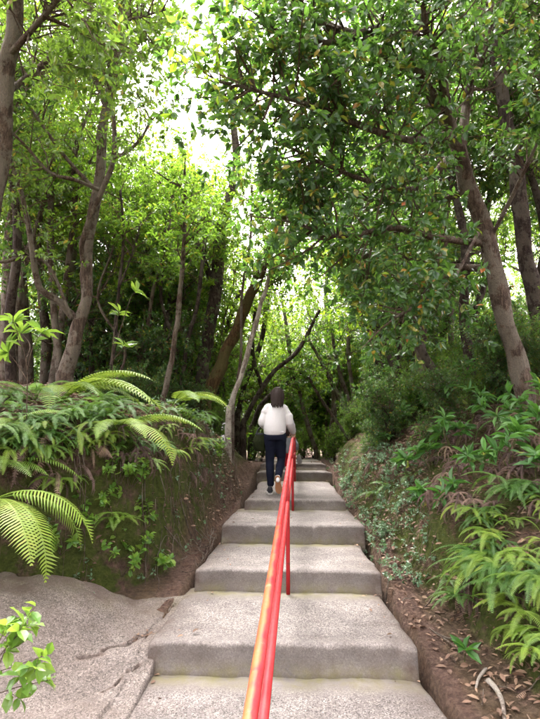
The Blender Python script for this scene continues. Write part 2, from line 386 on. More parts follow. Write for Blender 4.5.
# ------------------------------------------------------------------ stairway
stair = empty('stairway', (0, 0, 0)); tag(stair, kind='structure')
for k, (yf, zt, zb, xl, xr) in enumerate(STEPS):
    yb = (STEPS[k + 1][0] if k + 1 < len(STEPS) else yf + 1.1) + .10
    z0 = (STEPS[k - 1][2] if k else zt - .2)
    prof = [(0, z0 - .12, .6, 1, .2)]                         # dy, z, worn, moss, soil
    for t in np.linspace(0, 1, 7): prof.append((.006 + .025 * (1 - t) ** 3 * -1 + .014 * t, z0 + (zt - z0 - .03) * t, .75 - .1 * t, 1 - t * 1.6, .42 - .2 * t))
    for t in np.linspace(.2, 1, 5): a = t * PI / 2; prof.append((.02 + .035 * (1 - math.cos(a)), zt - .03 + .03 * math.sin(a), .5, 0, 0))
    L = yb - yf
    for t in np.linspace(.09, 1, 26):
        worn = .62 * (1 - float(sstep(.06, .20, t * L))) + .95 * float(sstep(L - .42, L - .15, t * L))
        prof.append((t * L, zt + (zb - zt) * t - .012 * math.sin(t * PI), worn, float(sstep(L - .34, L - .12, t * L)) * .9, 0))
    prof = np.array(prof); nv = len(prof); us = np.concatenate([[0], np.linspace(.0, 1, 110), [1]]); nu = len(us)
    V = np.zeros((nu, nv, 3)); att = np.zeros((nu, nv, 3))
    for i, u in enumerate(us):
        Y = yf + prof[:, 0]
        l = xl + .035 * fbm(Y * 1.7 + 3, Y * 0 + k, 31) + .02 * (Y - yf); r = xr + .05 * fbm(Y * 1.9 + 7, Y * 0 + k, 37) - .05 * (Y - yf) / L
        V[i, :, 0] = l + (r - l) * u
        wob = .022 * fbm(np.full(nv, u * 5.0 + k * 9), prof[:, 1] * 0 + 1, 41) + .008 * fbm(np.full(nv, u * 22.0), prof[:, 1] * 14 + k, 43)
        chip = np.clip(vnoise(np.full(nv, u * 17.0 + k * 31), prof[:, 1] * 0 + .5, 143) - .27, 0, 1) * .16 * np.exp(-((prof[:, 1] - zt) / .03) ** 2) * np.exp(-prof[:, 0] * 12)
        V[i, :, 1] = Y + wob * np.exp(-prof[:, 0] * 5) + chip
        V[i, :, 2] = prof[:, 1] + .010 * fbm(V[i, :, 0] * 2.1, Y * 2.1, 47) + .007 * fbm(V[i, :, 0] * 14, Y * 14, 48) - .5 * chip
        edge = min(u, 1 - u)
        V[i, :, 2] -= .018 * math.exp(-edge * 45)
        att[i] = prof[:, 2:5]; att[i, :, 2] += .95 * math.exp(-edge * 14) + .25 * sstep(6.5, 9, yf)  # edge soil; upper steps also tinted darker in place of canopy shade
        if i in (0, nu - 1): V[i, :, 2] = np.minimum(V[i, :, 2] - .30, z0 - .2)
    mb = MB(); mb.add(V, grid_faces(nu, nv)[:, ::-1][:, [0, 1, 2, 3]])
    st = mb.build('step', M['concrete'], stair)
    for n_, j in (('worn', 0), ('moss', 1), ('soil', 2)):
        a_ = st.data.attributes.new(n_, 'FLOAT', 'POINT'); a_.data.foreach_set('value', np.clip(att[:, :, j], 0, 1).astype(np.float32).ravel())

# ------------------------------------------------------------------ concrete apron beside the steps, cracked
def seg_dist(x, y, poly):
    d = np.full(x.shape, 9.)
    for (ax, ay), (bx, by) in zip(poly[:-1], poly[1:]):
        t = np.clip(((x - ax) * (bx - ax) + (y - ay) * (by - ay)) / ((bx - ax) ** 2 + (by - ay) ** 2), 0, 1)
        d = np.minimum(d, np.hypot(x - ax - t * (bx - ax), y - ay - t * (by - ay)))
    return d
ax_, ay_ = np.concatenate([np.arange(-3.3, -2.3, .03), np.arange(-2.3, -.90, .008)]), np.concatenate([np.arange(1.2, 2.5, .03), np.arange(2.5, 5.05, .009)])
AX, AY = np.meshgrid(ax_, ay_, indexing='ij')
def apron_z(x, y):
    base = lookup([(0, -.45), (1.0, -.27), (2.15, -.035), (3.3, .015), (3.7, .09), (4.2, .15), (5.1, .22)], y)
    u = -1.0 - x
    hump = .30 * sstep(.15, 1.0, u) * sstep(2.3, 3.9, y) + .05 * sstep(.8, 2.0, u)
    back = 1 - .22 * sstep(0, .3, y - (4.72 - .62 * np.clip(u - .3, 0, 2)))
    return base + hump * back + .05 * fbm(x * 2.1, y * 2.1, 61) - .02 * np.abs(fbm(x * 2.6, y * 2.2, 64)) + .016 * fbm(x * 9, y * 9, 62, 5)
AZ = apron_z(AX, AY)
def jag(P, seed):
    P = np.array(P); rj = np.random.default_rng(seed); out = [P[0]]
    for a, c in zip(P[:-1], P[1:]):
        for t in (.33, .66): out.append(a + (c - a) * t + rj.normal(0, .022, 2))
        out.append(c)
    return [tuple(q) for q in out]
cr1 = jag([(-1.03, 3.98), (-1.12, 3.92), (-1.15, 3.80), (-1.25, 3.77), (-1.28, 3.66), (-1.40, 3.60)], 1)
cr2 = jag([(-1.01, 3.58), (-1.06, 3.52), (-1.07, 3.44), (-1.15, 3.35)], 2)
cr3 = jag([(-1.40, 3.60), (-1.62, 3.42), (-1.70, 3.1), (-1.95, 2.8)], 3)
wob = .016 * fbm(AX * 22, AY * 22, 66)
for cr, w, dp in ((cr1, .007, .13), (cr2, .006, .13), ([(-1.0, 4.55), (-1.06, 4.1), (-1.04, 3.5), (-1.06, 2.9), (-1.04, 1.3)], .006, .02)):
    AZ -= dp * (1 - sstep(w * .95, w * 1.15, (seg_dist(AX, AY, cr) + wob) / (.45 + 1.3 * (vnoise(AX * 9, AY * 9, 67) + .5))))
edge = (4.66 - .55 * np.clip(-1.2 - AX, 0, .9)) + .12 * fbm(AX * 2.2, AX * 0 + 3, 71)      # the cast edge against the bank
AZ -= .35 * sstep(0, .10, AY - edge)
AZ[-2:, :] -= np.array([[.02], [.35]])
mb = MB(); mb.add(np.stack([AX, AY, AZ], -1), grid_faces(len(ax_), len(ay_)))
apron = mb.build('concrete_path_apron', M['apron']); tag(apron, kind='structure')
crk = sum(1 - sstep(w * .4, w * 1.6, seg_dist(AX, AY, c_) + wob) for c_, w in ((cr1, .022), (cr2, .014)))
soil_a = np.clip(crk + .85 * sstep(-.5, .02, AY - edge + .5 * fbm(AX * 3, AY * 3, 77)) + .35 * sstep(.0, .5, fbm(AX * 2.4, AY * 2.4, 78) + .25), 0, 1)
for n_, v_ in (('worn', AX * 0), ('moss', .35 * sstep(-.5, 0, AY - edge)), ('soil', soil_a)):
    a_ = apron.data.attributes.new(n_, 'FLOAT', 'POINT'); a_.data.foreach_set('value', np.clip(v_, 0, 1).astype(np.float32).ravel())

# ------------------------------------------------------------------ handrail
def paint_mat():
    m, nt, p, o = newmat('red_rail_paint')
    v = coords(nt, 'Object'); n1 = noise(nt, v, 9, 6, .7); n2 = noise(nt, v, 55, 4)
    col = mixc(nt, n1, (.19, .004, .007), (.28, .009, .012))
    w = nt.nodes.new('ShaderNodeAttribute'); w.attribute_name = 'rubbed'
    ad = nd(nt, 'Math', operation='ADD'); nt.links.new(w.outputs['Fac'], ad.inputs[0])
    nm = nd(nt, 'Math', operation='MULTIPLY'); nm.inputs[1].default_value = 1.7; nt.links.new(n1, nm.inputs[0]); nt.links.new(nm.outputs[0], ad.inputs[1])
    hf = nd(nt, 'Math', operation='MULTIPLY'); hf.inputs[1].default_value = .5; nt.links.new(ad.outputs[0], hf.inputs[0]); ad = hf
    k = ramp(nt, ad.outputs[0], [(.68, gray(0)), (.84, gray(1))])
    col = mixc(nt, k, col, mixc(nt, n2, (.21, .030, .004), (.26, .050, .007)))
    k2 = nd(nt, 'Math', operation='MULTIPLY'); nt.links.new(w.outputs['Fac'], k2.inputs[0]); nt.links.new(ramp(nt, noise(nt, v, 16, 5, .7), [(.62, gray(0)), (.7, gray(.9))]), k2.inputs[1])
    col = mixc(nt, k2.outputs[0], col, (.27, .13, .085))
    col = mixc(nt, ramp(nt, noise(nt, v, 23, 6, .8), [(.56, gray(0)), (.66, gray(.75))]), col, (.07, .018, .013))
    nt.links.new(col, p.inputs['Base Color']); nt.links.new(ramp(nt, n1, [(.3, gray(.35)), (.7, gray(.7))]), p.inputs['Roughness'])
    p.inputs['Specular IOR Level'].default_value = .3
    bump(nt, p, n2, .25, .001)
    return m
M['paint'] = paint_mat()
rail = empty('handrail', (-.115, 4.78, .18), 'red painted pipe handrail running up the middle of the concrete steps', 'handrail')
def rail_pt(Y):
    z = np.interp(Y, [-1, 1.36, 7.3, 8.0, 10.2], [.563, .82, 1.468, 1.485, 1.49])
    return np.array((-.116 + .0070 * (Y - 1.36), Y, z))
def rail_tube(name, Ys, drop, r):
    P = np.array([rail_pt(Y) - (0, 0, drop) for Y in Ys]); P -= np.array(rail.location)
    # round off the bend
    mb = MB(); tube(mb, P, r, 20)
    o = mb.build(name, M['paint'], rail)
    co = np.array([v.co for v in o.data.vertices]); w = np.zeros(len(co))
    n = len(P)
    for i in range(n):
        s_ = slice(i * 20, i * 20 + 20); d = co[s_] - P[i]
        up = (d @ unit((-.55, 0, .8))) / r
        fade = (1 - float(sstep(2.2, 5.0, Ys[i]))) if drop == 0 else .12
        w[s_] = np.clip(up * .75 + .12, 0, 1) * fade
    a_ = o.data.attributes.new('rubbed', 'FLOAT', 'POINT'); a_.data.foreach_set('value', w.astype(np.float32))
    return o
rail_tube('top_rail', np.concatenate([np.arange(-.8, 7.0, .12), np.arange(7.0, 8.4, .05), np.arange(8.4, 10.15, .15)]), 0, .0185)
rail_tube('lower_rail', np.concatenate([np.arange(-.8, 7.0, .12), np.arange(7.0, 8.4, .05), np.arange(8.4, 10.0, .15)]), .262, .0165)
for Y, zb in ((.80, -.43), (4.77, .15), (7.30, .52), (9.74, .70)):
    mb = MB(); t_ = rail_pt(Y); b_ = np.array((t_[0], Y, zb)); P = np.linspace(b_, t_ - (0, 0, .02), 6) - np.array(rail.location)
    tube(mb, P, .017, 16)
    mb.build('post', M['paint'], rail)
# ------------------------------------------------------------------ leaves, boughs and trees
def norm_rows(a): return a / np.maximum(np.linalg.norm(a, axis=1, keepdims=True), 1e-9)

def leaf_block(P, D, N, L, W, detail):
    D = norm_rows(D); N = norm_rows(N - D * np.sum(N * D, 1, keepdims=True)); S = np.cross(D, N)
    L = L[:, None]; W = W[:, None]; n = len(P)
    if detail:
        def row(t, w, z): c = P + D * L * t + N * L * z; return [c - S * W * w + N * W * .10, c, c + S * W * w + N * W * .10]
        V = np.stack([P] + row(.28, .40, .012) + row(.64, .47, -.02) + [P + D * L - N * L * .14], 1)
        b = (np.arange(n) * 8)[:, None]
        T = np.concatenate([b + np.array(t) for t in ((0, 2, 1), (0, 3, 2), (4, 5, 7), (5, 6, 7))])
        Q = np.concatenate([b + np.array(t) for t in ((1, 2, 5, 4), (2, 3, 6, 5))])
        return V.reshape(-1, 3), T, Q
    c = P + D * L * .48
    V = np.stack([P, c - S * W * .5 + N * W * .12, P + D * L - N * L * .10, c + S * W * .5 + N * W * .12], 1)
    b = (np.arange(n) * 4)[:, None]
    T = np.concatenate([b + np.array(t) for t in ((0, 2, 1), (0, 3, 2))])
    return V.reshape(-1, 3), T, None

class Crown:
    def __init__(s, rg): s.rg = rg; s.tw = []; s.tubes = []
    def twig(s, p, d, length, r, sag):
        q = p + d * length * .55 + (0, 0, -.02 * sag); e = p + d * length + (0, 0, -.10 * sag * length)
        s.tubes.append((np.array([p, q, e]), np.array([r, r * .8, r * .45]), 3)); s.tw.append((p, e, d))
    def bough(s, p, d, length, r, ntw=6, sag=.3, up=.15, tl=(.15, .4)):
        g = s.rg; pts = [p]; dd = unit(d); n = max(3, int(length / .22))
        for k in range(n):
            dd = unit(dd + g.normal(0, .16, 3) + (0, 0, up * .25 - sag * .12 * k / n)); pts.append(pts[-1] + dd * length / n)
        pts = np.array(pts); rad = np.linspace(r, r * .3, len(pts))
        s.tubes.append((pts, rad, 5 if r > .012 else 4))
        for k in range(ntw):
            t = (k + g.uniform(.2, .9)) / ntw; t = .22 + .78 * t if k < ntw - 1 else 1.0
            i = min(t * n, n - 1e-3); j = int(i); q = pts[j] + (pts[j + 1] - pts[j]) * (i - j); ax = unit(pts[j + 1] - pts[j])
            side = unit(np.cross(ax, g.normal(0, 1, 3))); dv = unit(ax * g.uniform(.3, 1) + side * g.uniform(.5, 1) * (1 if k < ntw - 1 else .15) + (0, 0, up))
            s.twig(q, dv, g.uniform(*tl), max(.002, r * .25), sag)
        return pts
    def along(s, P, count, length, t0=.2, r=.012, ntw=6, sag=.3, up=.15, out=1.0, tl=(.15, .4)):
        P = np.asarray(P)[:, :3]; g = s.rg; n = len(P) - 1
        for k in range(count):
            t = t0 + (1 - t0) * g.uniform(0, 1) ** .8; i = min(t * n, n - 1e-3); j = int(i); q = P[j] + (P[j + 1] - P[j]) * (i - j); ax = unit(P[j + 1] - P[j])
            side = unit(np.cross(ax, g.normal(0, 1, 3)))
            s.bough(q, unit(ax * g.uniform(.1, .8) + side * out + (0, 0, up)), g.uniform(*length), r * g.uniform(.7, 1.3), ntw, sag, up, tl)
    def leaves(s, per=10, L=(.06, .10), ratio=.40, rosette=.6, flat=.8, droop=.15):
        g = s.rg; A = np.array([t[0] for t in s.tw]); E = np.array([t[1] for t in s.tw]); D = np.array([t[2] for t in s.tw])
        k = len(A); idx = np.repeat(np.arange(k), per); m = len(idx); seq = np.tile(np.arange(per), k)
        t = np.where(g.uniform(0, 1, m) < rosette, g.uniform(.86, 1.0, m), g.uniform(.2, 1, m))[:, None]
        P = A[idx] * (1 - t) + E[idx] * t; d = norm_rows(D[idx])
        ref = norm_rows(np.cross(d, np.array([[.31, .42, .85]]) + g.normal(0, .05, (m, 3)))); b = np.cross(d, ref)
        a = (seq * 2.39996 + g.uniform(-.5, .5, m) + (idx * 1.7))[:, None]
        op = g.uniform(.75, 1.45, m)[:, None]
        LD = d * np.cos(op) + (ref * np.cos(a) + b * np.sin(a)) * np.sin(op) + np.array([[0, 0, -droop]])
        N = g.normal(0, 1 - flat * .75, (m, 3)) + np.array([[0, 0, 1.]]) * flat + d * .35
        ln = g.uniform(L[0], L[1], m); W = ln * ratio * g.uniform(.85, 1.2, m)
        return P, LD, N, ln, W
    def mesh(s, name, lf, mats, detail, keep=None):
        mb = MB()
        for pts, rad, sd in s.tubes: tube(mb, pts, rad, sd, 0, cap=False)
        P, D, N, L, W = lf
        if keep is not None: P, D, N, L, W = P[keep], D[keep], N[keep], L[keep], W[keep]
        V, T, Q = leaf_block(P, D, N, L, W, detail); n0 = mb.n
        mb.add(V, T, 1)
        if Q is not None: mb.f.append((Q + n0, 1))
        return mb.mesh(name, mats, False)

def limb(spec, n=5):
    """(px, py, Y, width in photo pixels) -> points and radii, smoothed"""
    P = np.array([list(at(a, b, Y)) + [w * .5 * Y / FPX] for a, b, Y, w in spec])
    return spline(P, n)

def wobble(P, amp, seed, base=True):
    P = np.array(P); n = len(P); t = np.arange(n)
    P[:, 0] += amp * vnoise(t * .12, t * 0 + 1.3, seed) * 2; P[:, 1] += amp * vnoise(t * .12, t * 0 + 5.3, seed + 3) * 2
    return P

def tree(name, label, limbs, crown, lf, leafmat, bark='bark', group=None, detail=False, roots=True):
    tr = limbs[0]; b = tr[0, :3].copy(); root_z = gz(b[0], b[1])
    o = empty(name, (b[0], b[1], root_z), label, 'tree', group)
    mb = MB()
    for k, P in enumerate(limbs):
        Q = np.array(P)
        if k == 0 and roots:                                       # flare into the ground
            Q = np.vstack([[Q[0, 0], Q[0, 1], min(root_z - .15, Q[0, 2] - .1), Q[0, 3] * 1.6], [Q[0, 0], Q[0, 1], min(root_z + .04, Q[0, 2] - .02), Q[0, 3] * 1.25], Q])
        Q = Q.copy(); Q[:, :3] -= np.array(o.location)
        mx = Q[:, 3].max()
        Q = wobble(spline(Q, 3), min(.03, mx * .30), k + len(label))
        tube(mb, Q[:, :3], Q[:, 3], 14 if mx > .05 else 8, 0, True, .20, k + len(label))
    mb.build('trunk', M[bark], o)
    loc = np.array(o.location)
    crown.tubes = [(p - loc, r, s_) for p, r, s_ in crown.tubes]; crown.tw = [(a - loc, e - loc, d) for a, e, d in crown.tw]
    me = crown.mesh('crown', lf(crown), [M['twig'], M[leafmat]], detail)
    c = link('crown', me, o); c['kind'] = 'stuff'
    return o

def off(P, d): Q = np.array(P); Q[:, :3] += d; return Q

# --- the big tree leaning in over the steps from the gully-side bank, its boughs hanging over the path
rg = np.random.default_rng(3)
R1 = limb([(534, 425, 6.0, 21), (519, 370, 6.0, 19), (505, 315, 5.95, 18), (487, 245, 5.9, 17), (468, 185, 5.8, 16), (452, 130, 5.6, 15), (425, 85, 5.4, 13), (380, 50, 5.2, 12), (330, 25, 5.0, 10), (285, 5, 4.9, 7)])
R1b = limb([(460, 150, 5.7, 10), (470, 90, 5.6, 9), (485, 40, 5.5, 8), (490, -20, 5.4, 7), (480, -80, 5.2, 8)])
R1c = limb([(486, 243, 5.9, 8), (440, 238, 5.6, 7), (395, 228, 5.3, 6), (340, 236, 5.1, 5), (290, 222, 5.0, 3)])
R1d = limb([(455, 135, 5.6, 10), (410, 140, 5.2, 8), (365, 128, 4.9, 7), (320, 108, 4.7, 5), (262, 92, 4.5, 4), (215, 80, 4.4, 3)])
R1e = limb([(430, 90, 5.4, 9), (390, 30, 5.0, 8), (330, 42, 4.8, 6), (270, 30, 4.7, 4)])
R1f = limb([(480, 268, 5.95, 8), (425, 264, 6.3, 6), (388, 250, 6.6, 5), (350, 262, 6.9, 3)])
R1g = limb([(452, 130, 5.6, 9), (440, 70, 5.0, 8), (425, 20, 4.6, 6), (430, -40, 4.3, 5)])
R1i = limb([(458, 150, 5.7, 9), (415, 188, 5.4, 7), (370, 182, 5.2, 5), (325, 165, 5.05, 4), (295, 150, 5.0, 3)])
R1j = limb([(470, 190, 5.8, 8), (420, 205, 6.2, 6), (372, 200, 6.5, 5), (325, 190, 6.8, 3)])
R1k = limb([(482, 225, 5.85, 4), (455, 275, 5.5, 4), (425, 300, 5.3, 4), (395, 318, 5.2, 3)])
R1h = limb([(487, 245, 5.9, 4), (515, 190, 5.6, 4), (545, 130, 5.3, 3), (580, 90, 5.0, 3)])
cr = Crown(rg)
for P, n, ln, t0 in ((R1, 50, (.5, 1.1), .55), (R1b, 40, (.5, 1.0), .15), (R1c, 46, (.4, .8), .12), (R1d, 62, (.35, .8), .1), (R1e, 40, (.4, .9), .1),
                     (R1k, 26, (.3, .65), .3), (R1i, 44, (.35, .75), .12), (R1j, 40, (.4, .9), .12), (R1f, 30, (.4, .8), .2), (R1g, 34, (.4, .9), .1), (R1h, 26, (.4, .8), .3)):
    cr.along(P, n, ln, t0, .011, 6, .35, .1, 1.0, (.12, .32))
    cr.bough(P[-1, :3], unit(P[-1, :3] - P[-4, :3]), .5, .01, 6)
big = None
def big_leaves(c):
    global big
    big = c.leaves(11, (.058, .105), .46, .66, .6, .2); P = big[0] + bl
    # the three hundred leaves that show largest become parts of their own
    d = P - np.array((0, 0, EYE)); fwd = np.array((-math.sin(YAW) * math.cos(PITCH), math.cos(YAW) * math.cos(PITCH), math.sin(PITCH)))
    rt = np.array((math.cos(YAW), math.sin(YAW), 0)); upv = np.cross(rt, fwd); z = d @ fwd
    seen = (abs(d @ rt / z) < .49) & (abs(d @ upv / z) < .65)
    score = np.where(seen, big[3] / z, 0); big_idx.extend(np.argsort(-score)[:300])
    keep = np.ones(len(P), bool); keep[big_idx] = False
    return tuple(a[keep] for a in big)
big_idx = []; bl = np.array((R1[0, 0], R1[0, 1], gz(R1[0, 0], R1[0, 1])))
overhang = tree('broadleaf_tree', 'large leaning evergreen with dark glossy leaves, its boughs arching over the handrail', [R1, R1b, R1c, R1d, R1e, R1f, R1g, R1h, R1i, R1j, R1k], cr, big_leaves, 'leaf_dark', 'bark', None, True)

def leaf_mesh(name, mat):
    V, T, Q = leaf_block(np.zeros((1, 3)), np.array([[0, 1., 0]]), np.array([[0, 0, 1.]]), np.ones(1), np.ones(1), True)
    mb = MB(); mb.add(V, T); mb.f.append((Q, 0)); return mb.mesh(name, mat, False)
LEAF = {k: leaf_mesh('leaf_' + k, M[k]) for k in ('leaf_dark', 'leaf_sprig', 'leaf_rose', 'leaf_lime', 'leaf_mid')}
def place_leaf(parent, me, p, d, n, L, W, name='leaf'):
    o = link(name, me, parent); d = unit(d); n = unit(n - d * np.dot(n, d)); x = np.cross(d, n)
    Mx = Matrix(((x[0] * W, d[0] * L, n[0] * L, p[0]), (x[1] * W, d[1] * L, n[1] * L, p[1]), (x[2] * W, d[2] * L, n[2] * L, p[2]), (0, 0, 0, 1)))
    o.matrix_basis = Mx; return o
for i in big_idx:
    P_, D_, N_, L_, W_ = (a[i] for a in big)
    lime = (P_ + bl)[0] < -.25  # backlit spray over the path: light put into a paler leaf material
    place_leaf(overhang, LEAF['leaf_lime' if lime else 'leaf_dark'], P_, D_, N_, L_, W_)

# --- second trunk beside it, further in
rg = np.random.default_rng(7)
R2 = limb([(548, 405, 7.2, 17), (538, 320, 7.2, 16), (526, 240, 7.1, 15), (514, 160, 7.0, 14), (500, 90, 6.9, 12), (492, 20, 6.8, 10), (480, -60, 6.7, 8)])
R2b = limb([(516, 170, 7.0, 8), (540, 100, 7.0, 7), (560, 30, 7.0, 5)])
R2c = limb([(500, 90, 6.9, 8), (450, 50, 7.2, 6), (400, 10, 7.5, 5), (360, -30, 7.6, 4)])
cr = Crown(rg)
for P, n, ln, t0 in ((R2, 40, (.6, 1.3), .5), (R2b, 30, (.5, 1.2), .1), (R2c, 40, (.5, 1.2), .1)): cr.along(P, n, ln, t0, .012, 6)
tree('broadleaf_tree', 'dark upright trunk standing right behind the leaning evergreen on the gully side', [R2, R2b, R2c], cr, lambda c: c.leaves(10, (.07, .11), .4), 'leaf_dark', 'bark_dark')

# --- slim tree on the apron-side bank with low branches and its crossing stem
rg = np.random.default_rng(13)
T1 = limb([(66, 376, 7.0, 16), (76, 335, 7.0, 14), (86, 290, 7.0, 12), (89, 245, 7.0, 11), (99, 180, 6.95, 10), (106, 110, 6.9, 9), (120, 50, 6.8, 9), (131, -10, 6.7, 8), (140, -70, 6.6, 6)])
T1a = limb([(74, 318, 7.0, 8), (62, 304, 6.9, 7.5), (50, 296, 6.8, 7), (38, 283, 6.7, 6.5), (33, 250, 6.6, 6), (20, 190, 6.5, 5), (-6, 120, 6.4, 4)])
T1b = limb([(82, 262, 6.95, 6), (84, 235, 6.8, 6), (101, 192, 6.7, 6), (114, 155, 6.65, 5.5), (113, 100, 6.6, 5), (119, 40, 6.5, 5), (126, -40, 6.4, 4)])
T1c = limb([(100, 190, 6.7, 4.5), (75, 180, 6.5, 4), (50, 172, 6.4, 3.5), (20, 140, 6.2, 3), (-10, 115, 6.1, 2.5)])
T1d = limb([(96, 190, 6.95, 4.5), (68, 160, 6.8, 4), (40, 122, 6.6, 4), (12, 78, 6.4, 3), (-10, 50, 6.3, 3)])
T1e = limb([(114, 158, 6.65, 4), (130, 150, 6.4, 3.5), (145, 132, 6.2, 3), (152, 115, 6.1, 2.5)])
T1f = limb([(72, 319, 6.9, 3), (45, 262, 6.7, 3), (0, 262, 6.6, 3), (-30, 268, 6.5, 2)])
T1g = limb([(106, 110, 6.9, 5), (85, 50, 7.0, 4), (60, 0, 7.0, 4), (40, -60, 7, 3)])
cr = Crown(rg)
for P, n, ln, t0 in ((T1, 60, (.5, 1.1), .62), (T1a, 24, (.4, .8), .55), (T1b, 44, (.4, .9), .5), (T1c, 26, (.4, .8), .4), (T1d, 40, (.4, .9), .4), (T1e, 12, (.3, .6), .3), (T1g, 80, (.5, 1.1), .15)):
    cr.along(P, n, ln, t0, .009, 5, .4, .05)
tree('broadleaf_tree', 'slim grey-brown tree with a low bent branch, rooted behind the large arching fern', [T1, T1a, T1b, T1c, T1d, T1e, T1f, T1g], cr, lambda c: c.leaves(11, (.05, .09), .40, .6), 'leaf_warm', 'bark', None, True)

# --- near trunk at the picture's border, apron side
rg = np.random.default_rng(17)
T2 = limb([(-62, 500, 5.2, 20), (-40, 400, 5.2, 20), (-22, 280, 5.1, 20), (-4, 180, 5.0, 20), (4, 110, 4.9, 20), (12, 40, 4.8, 19), (18, -30, 4.7, 18), (24, -100, 4.6, 14)])
T2b = limb([(10, 55, 4.8, 8), (40, 20, 4.5, 7), (70, -15, 4.2, 6)])
T2c = limb([(6, 95, 4.9, 7), (35, 70, 5.2, 6), (75, 40, 5.4, 5), (130, 20, 5.6, 3), (165, 10, 5.8, 2)])
cr = Crown(rg)
for P, n, ln, t0 in ((T2, 30, (.5, 1.0), .8), (T2b, 40, (.4, .9), .1), (T2c, 60, (.35, .8), .15)): cr.along(P, n, ln, t0, .01, 6)
tree('broadleaf_tree', 'thick pale trunk at the apron edge with olive leaf sprays high up', [T2, T2b, T2c], cr, lambda c: c.leaves(8, (.06, .10), .42, .7), 'leaf_warm', 'bark', None, True)

# --- individual trunks of the apron-side wood, traced one by one: label, bark, leaf, limbs
def simple_tree(seed, label, specs, bark, leaf, boughs=26, ln=(.5, 1.1), t0=.45, per=14, L=(.065, .105), group=None, tl=(.15, .4), sag=.3):
    rg = np.random.default_rng(seed); cr = Crown(rg); ls = [limb(s) for s in specs]
    for P in ls: cr.along(P, max(4, boughs // len(ls)), ln, t0, .010, 6, sag, .12, 1, tl)
    return tree('broadleaf_tree', label, ls, cr, lambda c: c.leaves(per, L, .40, .55), leaf, bark, group)
simple_tree(21, 'dark thick trunk forking upward next to the ochre leaning trunk', [[(198, 402, 10, 15), (203, 370, 10, 14), (208, 335, 10, 13), (217, 290, 10, 12), (222, 230, 10, 11), (236, 170, 10, 9), (232, 110, 10, 7), (240, 50, 10, 6)], [(217, 295, 10, 7), (196, 240, 10, 6), (180, 200, 10, 4)]], 'bark_dark', 'leaf_lime', 44, (.5, 1.0), .42)
simple_tree(22, 'ochre mossy trunk leaning towards the path above the bank', [[(205, 404, 9.6, 14), (216, 376, 9.6, 13), (230, 345, 9.6, 12), (244, 312, 9.5, 11), (258, 280, 9.4, 9), (276, 235, 9.2, 7), (300, 190, 9.0, 5)]], 'bark_moss', 'leaf_mid', 44, (.5, 1.0), .6)
simple_tree(23, 'thin whitish crooked stem leaning over the path behind the walker in white', [[(229, 412, 8.8, 6), (238, 384, 8.8, 5.5), (247, 352, 8.8, 5), (258, 318, 8.8, 4.5), (265, 290, 8.8, 4), (275, 258, 8.8, 3.5), (290, 215, 8.7, 3)]], 'bark_pale', 'leaf_mid', 24, (.4, .8), .65)
simple_tree(24, 'thin straight pale stem rising from the bank top ferns', [[(163, 397, 7.6, 6), (171, 365, 7.6, 5.5), (176, 330, 7.6, 5), (179, 295, 7.6, 5), (183, 262, 7.6, 4.5), (186, 215, 7.5, 4), (184, 170, 7.4, 3)]], 'bark', 'leaf_mid', 26, (.4, .8), .6)
simple_tree(25, 'very thin forked stem among the dim trunks behind the ferns', [[(110, 376, 8, 4), (115, 335, 8, 4), (118, 290, 8, 3.5), (124, 240, 8, 3), (120, 190, 8, 2.5)], [(118, 290, 8, 2.5), (132, 255, 8, 2), (140, 225, 8, 2)]], 'bark_dark', 'leaf_mid', 24, (.4, .8), .4)
for k, sp in enumerate(([[(2, 400, 8.6, 12), (6, 330, 8.6, 11), (10, 240, 8.6, 10), (18, 160, 8.5, 9), (12, 90, 8.4, 7)]],
                        [[(26, 402, 9.0, 14), (24, 330, 9, 13), (20, 250, 9, 12), (21, 170, 9, 10), (34, 100, 9, 8)]],
                        [[(42, 400, 9.4, 9), (46, 330, 9.4, 9), (38, 260, 9.4, 8), (40, 190, 9.3, 7), (48, 130, 9.2, 6)]],
                        [[(60, 398, 8.4, 8), (56, 330, 8.4, 7), (52, 262, 8.4, 7), (50, 195, 8.4, 6), (44, 140, 8.4, 5)]],
                        [[(44, 396, 9.8, 12), (66, 340, 9.8, 11), (72, 270, 9.8, 9), (76, 200, 9.8, 8), (84, 140, 9.8, 6)]])):
    simple_tree(30 + k, 'slender upright trunk in the close row behind the low bent branch', sp, 'bark', 'leaf_lime' if k % 2 else 'leaf_mid', 30, (.5, 1.1), .5, group='close row of slender trunks')
for k, sp in enumerate(([[(150, 398, 11, 9), (152, 350, 11, 8), (148, 300, 11, 7), (158, 240, 11, 6), (150, 180, 11, 5)]],
                        [[(168, 402, 12, 9), (188, 350, 12, 8), (204, 300, 12, 7), (214, 240, 12, 5)]],
                        [[(130, 396, 10.5, 8), (142, 352, 10.5, 7), (150, 310, 10.5, 6), (146, 250, 10.5, 5)]],
                        [[(178, 400, 11.5, 12), (194, 372, 11.5, 10), (214, 352, 11.5, 8), (226, 330, 11.5, 5), (240, 290, 11.5, 4)]],
                        [[(96, 396, 11, 8), (104, 350, 11, 7), (126, 300, 11, 6), (140, 250, 11, 5)]],
                        [[(190, 404, 13, 10), (192, 350, 13, 8), (186, 290, 13, 7), (192, 230, 13, 5)]])):
    simple_tree(40 + k, 'dark leaning trunk in the shade behind the bank ferns', sp, 'bark_dark', 'leaf_lime' if k % 2 else 'leaf_mid', 26, (.5, 1.2), .5, group='dark leaning trunks in the shade')
